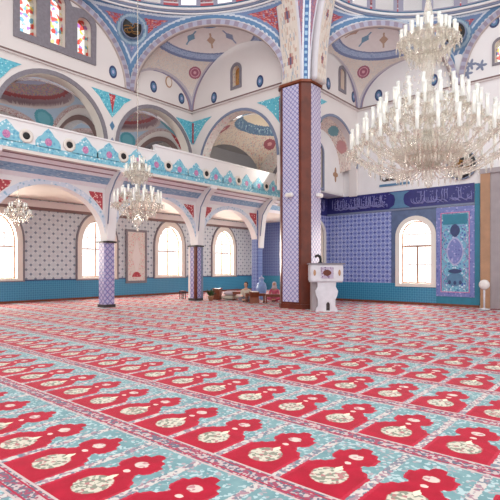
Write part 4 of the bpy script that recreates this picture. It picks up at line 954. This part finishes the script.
# ------------------------------------------------------------------ people and low furniture on the far carpet
M['skin'] = plain('skin', (198, 152, 126), .55, .05, 12); M['hair'] = plain('dark hair', (38, 28, 26), .6, .1, 20)
M['creamcloth'] = plain('cream cloth', (206, 196, 178), .8, .08, 8); M['pinkcloth'] = plain('pink cloth', (206, 96, 120), .8, .08, 8)
M['greycloth'] = plain('grey cloth', (126, 120, 130), .8, .08, 8); M['palecloth'] = plain('pale scarf', (206, 190, 196), .8, .05, 8)
def skin_mesh(name, verts, edges, radii, mat, parent, sub=2):
    me = bpy.data.meshes.new(name); me.from_pydata(verts, edges, []); o = bpy.data.objects.new(name, me); COL.objects.link(o)
    o.modifiers.new('skin', 'SKIN')
    for i, r in enumerate(radii): me.skin_vertices[0].data[i].radius = (r, r) if not isinstance(r, tuple) else r
    me.skin_vertices[0].data[0].use_root = True
    sb = o.modifiers.new('sub', 'SUBSURF'); sb.levels = sub; sb.render_levels = sub
    dg = bpy.context.evaluated_depsgraph_get(); m2 = bpy.data.meshes.new_from_object(o.evaluated_get(dg))
    bpy.data.objects.remove(o); m2.name = name; m2.materials.clear(); m2.materials.append(mat)
    for p in m2.polygons: p.use_smooth = True
    o = bpy.data.objects.new(name, m2); COL.objects.link(o); o.parent = parent; return o
def person(loc, rz, label, top, legs, scarf):
    r0 = empty('person', loc, rz); tag(r0, label, 'person')
    # faces -Y; sits cross-legged
    V = [(0, 0, .13), (0, -.01, .28), (0, -.02, .42), (0, -.01, .54), (0, -.02, .62), (0, -.04, .74)]; R = [.13, .12, .13, .10, .045, .08]; E_ = [(0, 1), (1, 2), (2, 3), (3, 4), (4, 5)]
    VC = [(0, 0, .13), (0, -.01, .28), (0, -.02, .42), (0, -.01, .52)]; RC = [.145, .135, .145, .12]; EC = [(0, 1), (1, 2), (2, 3)]
    VL = [(0, 0, .12)]; RL = [.15]; EL = []
    for sx in (-1, 1):
        k = len(V); V += [(sx*.16, -.01, .52), (sx*.22, -.06, .34), (sx*.13, -.24, .24), (sx*.08, -.29, .23)]; R += [.055, .045, .034, .03]; E_ += [(3, k), (k, k+1), (k+1, k+2), (k+2, k+3)]
        h = k+3
        for j, (dx, dy, dz, l) in enumerate(((-.025, -.035, .0, .9), (-.01, -.045, 0, 1), (.006, -.045, 0, .95), (.02, -.035, 0, .8), (.035*-sx, .0, .02, .7))):
            a = V[h]; q = len(V); V += [(a[0]+dx, a[1]+dy*.8, a[2]+dz), (a[0]+dx*1.2, a[1]+dy*.8-.03*l, a[2]+dz-.015)]; R += [.009, .007]; E_ += [(h, q), (q, q+1)]
        k = len(V); V += [(sx*.11, -.02, .11), (sx*.30, -.24, .12), (sx*.02, -.33, .06), (-sx*.06, -.36, .05)]; R += [.09, .065, .045, .04]; E_ += [(0, k), (k, k+1), (k+1, k+2), (k+2, k+3)]
        k = len(VC); VC += [(sx*.165, -.01, .52), (sx*.23, -.06, .34), (sx*.15, -.20, .26)]; RC += [.07, .06, .045]; EC += [(3, k), (k, k+1), (k+1, k+2)]
        k = len(VL); VL += [(sx*.11, -.02, .11), (sx*.31, -.25, .12), (sx*.06, -.33, .075)]; RL += [.105, .08, .058]; EL += [(0, k), (k, k+1), (k+1, k+2)]
    skin_mesh('body', V, E_, R, M['skin'], r0); skin_mesh('top', VC, EC, RC, top, r0); skin_mesh('trousers', VL, EL, RL, legs, r0)
    b_ = MB(); T = Matrix.Translation((0, -.04, .78)); b_.lathe([(.02, -.13), (.06, -.10), (.085, -.03), (.092, .03), (.08, .09), (.04, .125), (.005, .13)], M['skin'], n=16, T=T)
    b_.lathe([(.004, -.02), (.016, 0), (.004, .03)], M['skin'], n=8, c=(0, -.135, .765))
    for sx in (-1, 1): b_.lathe([(.003, -.012), (.012, 0), (.003, .012)], M['black'], n=8, c=(sx*.034, -.122, .795)); b_.lathe([(.004, -.03), (.02, 0), (.004, .03)], M['skin'], n=8, c=(sx*.092, -.03, .78))
    b_.tube([(-.022, -.118, .725), (0, -.124, .722), (.022, -.118, .725)], .006, M['pinkcloth'], 5); b_.build('head', r0)
    b_ = MB()
    if scarf:
        b_.lathe([(.15, -.20), (.125, -.12), (.105, -.02), (.108, .05), (.09, .11), (.045, .145), (.005, .15)], M['palecloth'], n=18, T=Matrix.Translation((0, -.015, .78))); b_.build('headscarf', r0)
    else:
        b_.lathe([(.07, -.09), (.098, -.02), (.104, .05), (.088, .11), (.045, .145), (.005, .15)], M['hair'], n=18, T=Matrix.Translation((0, -.018, .78))); b_.build('hair', r0)
    return r0
person((-15.02, 17.3, .05), math.radians(20), 'dark-haired person in cream top sitting on the carpet left of the low tables', M['creamcloth'], M['greycloth'], False)
person((-14.05, 18.3, .05), math.radians(30), 'person in pale scarf and pink top sitting behind the low wooden tables', M['pinkcloth'], M['pinkcloth'], True)
def low_table(loc, rz, w_, d_, h_, label):
    r0 = empty('low_table', loc, rz); tag(r0, label, 'table', 'low wooden reading tables')
    b_ = MB(); b_.box((0, 0, h_), (w_, d_, .035), M['wood']); bmesh.ops.bevel(b_.bm, geom=b_.bm.edges[:], offset=.008, segments=1, affect='EDGES'); b_.build('tabletop', r0)
    b_ = MB(); b_.box((0, -d_/2+.04, h_-.06), (w_-.1, .02, .08), M['wood']); b_.build('apron', r0)
    for sx in (-1, 1):
        for sy in (-1, 1):
            b_ = MB(); b_.lathe([(.022, 0), (.03, .05), (.02, .12), (.032, h_-.05), (.03, h_-.02)], M['wood'], n=8, c=(sx*(w_/2-.06), sy*(d_/2-.05), 0)); b_.build('leg', r0)
low_table((-14.15, 16.95, .02), .5, .95, .4, .42, 'low reddish wooden table beside the seated dark-haired person')
low_table((-13.25, 17.2, .02), .6, .8, .4, .40, 'low reddish wooden table nearest the great pier')
low_table((-15.75, 17.55, .02), .4, .6, .35, .42, 'low wooden table between the pale cushions and the seated dark-haired person')
def bookrest(loc, rz, label):
    r0 = empty('folding_book_rest', loc, rz); tag(r0, label, 'book rest')
    for s_ in (-1, 1):
        b_ = MB(); b_.box((0, 0, 0), (.42, .02, .6), M['wood'], Matrix.Translation((0, s_*.0, .24)) @ Matrix.Rotation(s_*.55, 4, 'X')); b_.build('leaf', r0)
    b_ = MB()
    for s_ in (-1, 1): b_.box((0, s_*.11, .50), (.3, .2, .03), M['cream'], Matrix.Identity(4))
    b_.build('open_book', r0)
bookrest((-13.75, 16.4, .075), .9, 'folding wooden book rest with pale open book in front of the low tables')
# brown box, potted plant, cushions, urn, stool, folded cloth
r0 = empty('wooden_chest', (-17.0, 17.3, .02), .4); tag(r0, 'small dark brown upright wooden chest beside the potted plant', 'chest')
b_ = MB(); b_.box((0, 0, .27), (.36, .36, .54), M['wood']); bmesh.ops.bevel(b_.bm, geom=b_.bm.edges[:], offset=.012, segments=1, affect='EDGES'); b_.build('body', r0)
b_ = MB(); b_.box((0, 0, .56), (.42, .42, .04), M['wood']); b_.build('lid', r0); b_ = MB(); b_.box((0, -.185, .3), (.05, .02, .06), M['dark']); b_.build('latch', r0)
r0 = empty('potted_plant', (-16.72, 16.55, .02)); tag(r0, 'small green potted plant on the carpet just right of the striped column', 'plant')
M['leaf'] = plain('green leaves', (64, 98, 52), .6, .25, 20)
b_ = MB(); b_.lathe([(.10, 0), (.15, .2), (.165, .22), (.15, .24), (.12, .2)], M['tanmarble'], n=18); b_.build('pot', r0)
b_ = MB()
for k in range(60):
    a = random.uniform(0, 2*PI); L_ = random.uniform(.12, .3); e = random.uniform(.1, .4); c0 = Vector((.05*math.cos(a), .05*math.sin(a), .22)); d = Vector((math.cos(a)*L_, math.sin(a)*L_, e)); sd = Vector((-math.sin(a), math.cos(a), 0))*.035
    b_._add([c0, c0+d*.6+sd, c0+d, c0+d*.6-sd], [(0, 1, 2, 3)], M['leaf'])
b_.build('foliage', r0)
def cushion(loc, rz, sx, sy, sz, mt, label, tilt=0.0):
    b_ = MB(); N_ = 20
    vs = []; fs = []
    for i in range(N_+1):
        for j in range(N_+1):
            u, v = i/N_*2-1, j/N_*2-1; h = (1-abs(u)**3)**.5*(1-abs(v)**3)**.5
            vs.append((u*sx/2*(1-.06*v*v), v*sy/2*(1-.06*u*u), h*sz/2)); 
    m0 = (N_+1)**2; vs2 = [(a, b2, -c) for a, b2, c in vs]
    for i in range(N_):
        for j in range(N_):
            q = (i*(N_+1)+j, (i+1)*(N_+1)+j, (i+1)*(N_+1)+j+1, i*(N_+1)+j+1); fs.append(q); fs.append(tuple(m0+k for k in q[::-1]))
    b_._add(vs+vs2, fs, mt, True); o = b_.build('floor_cushion'); o.location = loc; o.rotation_euler = (tilt, 0, rz); tag(o, label, 'cushion', 'pale cushions on the far carpet')
cushion((-16.45, 17.75, .13), .5, .95, .6, .24, M['creamcloth'], 'lower pale cushion lying on the carpet right of the wooden chest')
cushion((-16.45, 17.75, .36), .8, .75, .52, .24, M['palecloth'], 'upper pale cushion resting on another cushion right of the wooden chest')
r0 = empty('blue_urn', (-15.35, 18.9, .02)); tag(r0, 'tall pale blue and white urn standing behind the low tables', 'urn')
M['urnblue'] = plain('pale blue glaze', (140, 170, 222), .3, .12, 8)
b_ = MB(); b_.lathe([(.14, 0), (.16, .04), (.13, .1), (.24, .35), (.27, .6), (.22, .82), (.11, .92), (.10, 1.0), (.15, 1.06), (.13, 1.07)], M['urnblue'], n=24); b_.build('body', r0)
b_ = MB(); b_.lathe([(.14, 1.07), (.12, 1.13), (.03, 1.18), (.035, 1.22), (.01, 1.25)], M['letter'], n=20); b_.build('lid', r0)
r0 = empty('small_stool', (-18.55, 16.3, .02), .3); tag(r0, 'small dark wooden stool standing left of the striped column', 'stool')
b_ = MB(); b_.box((0, 0, .42), (.26, .26, .04), M['wood']); b_.build('seat', r0)
for sx in (-1, 1):
    for sy in (-1, 1): b_ = MB(); b_.box((sx*.1, sy*.1, .2), (.035, .035, .4), M['dark']); b_.build('leg', r0)
# pale round-headed stand by the mihrab
r0 = empty('pedestal_stand', (-4.98, 20.1, .02), math.radians(20)); tag(r0, 'pale slim stand with round head before the tan mihrab jamb', 'stand')
b_ = MB(); b_.lathe([(.20, 0), (.20, .025), (.06, .05), (.03, .07)], M['marble'], n=24); b_.build('base', r0)
b_ = MB(); b_.tube([(0, 0, .05), (0, 0, .78)], .035, M['marble'], 12); b_.build('pole', r0)
b_ = MB(); T = Matrix.Translation((0, -.03, .98)) @ Matrix.Rotation(PI/2, 4, 'X'); b_.lathe([(.03, -.06), (.15, -.05), (.20, 0), (.17, .05), (.05, .08)], M['rose_white'], n=24, T=T); b_.build('head', r0)
b_ = MB(); b_.tube([(-4.75, 20.12, .035), (-4.7, 20.35, .035), (-4.55, 20.2, .035), (-4.4, 20.5, .035), (-4.5, 20.9, .035)], .012, M['black'], 6); tag(b_.build('power_cord'), 'thin black cord lying on the floor beside the mihrab', 'cord')
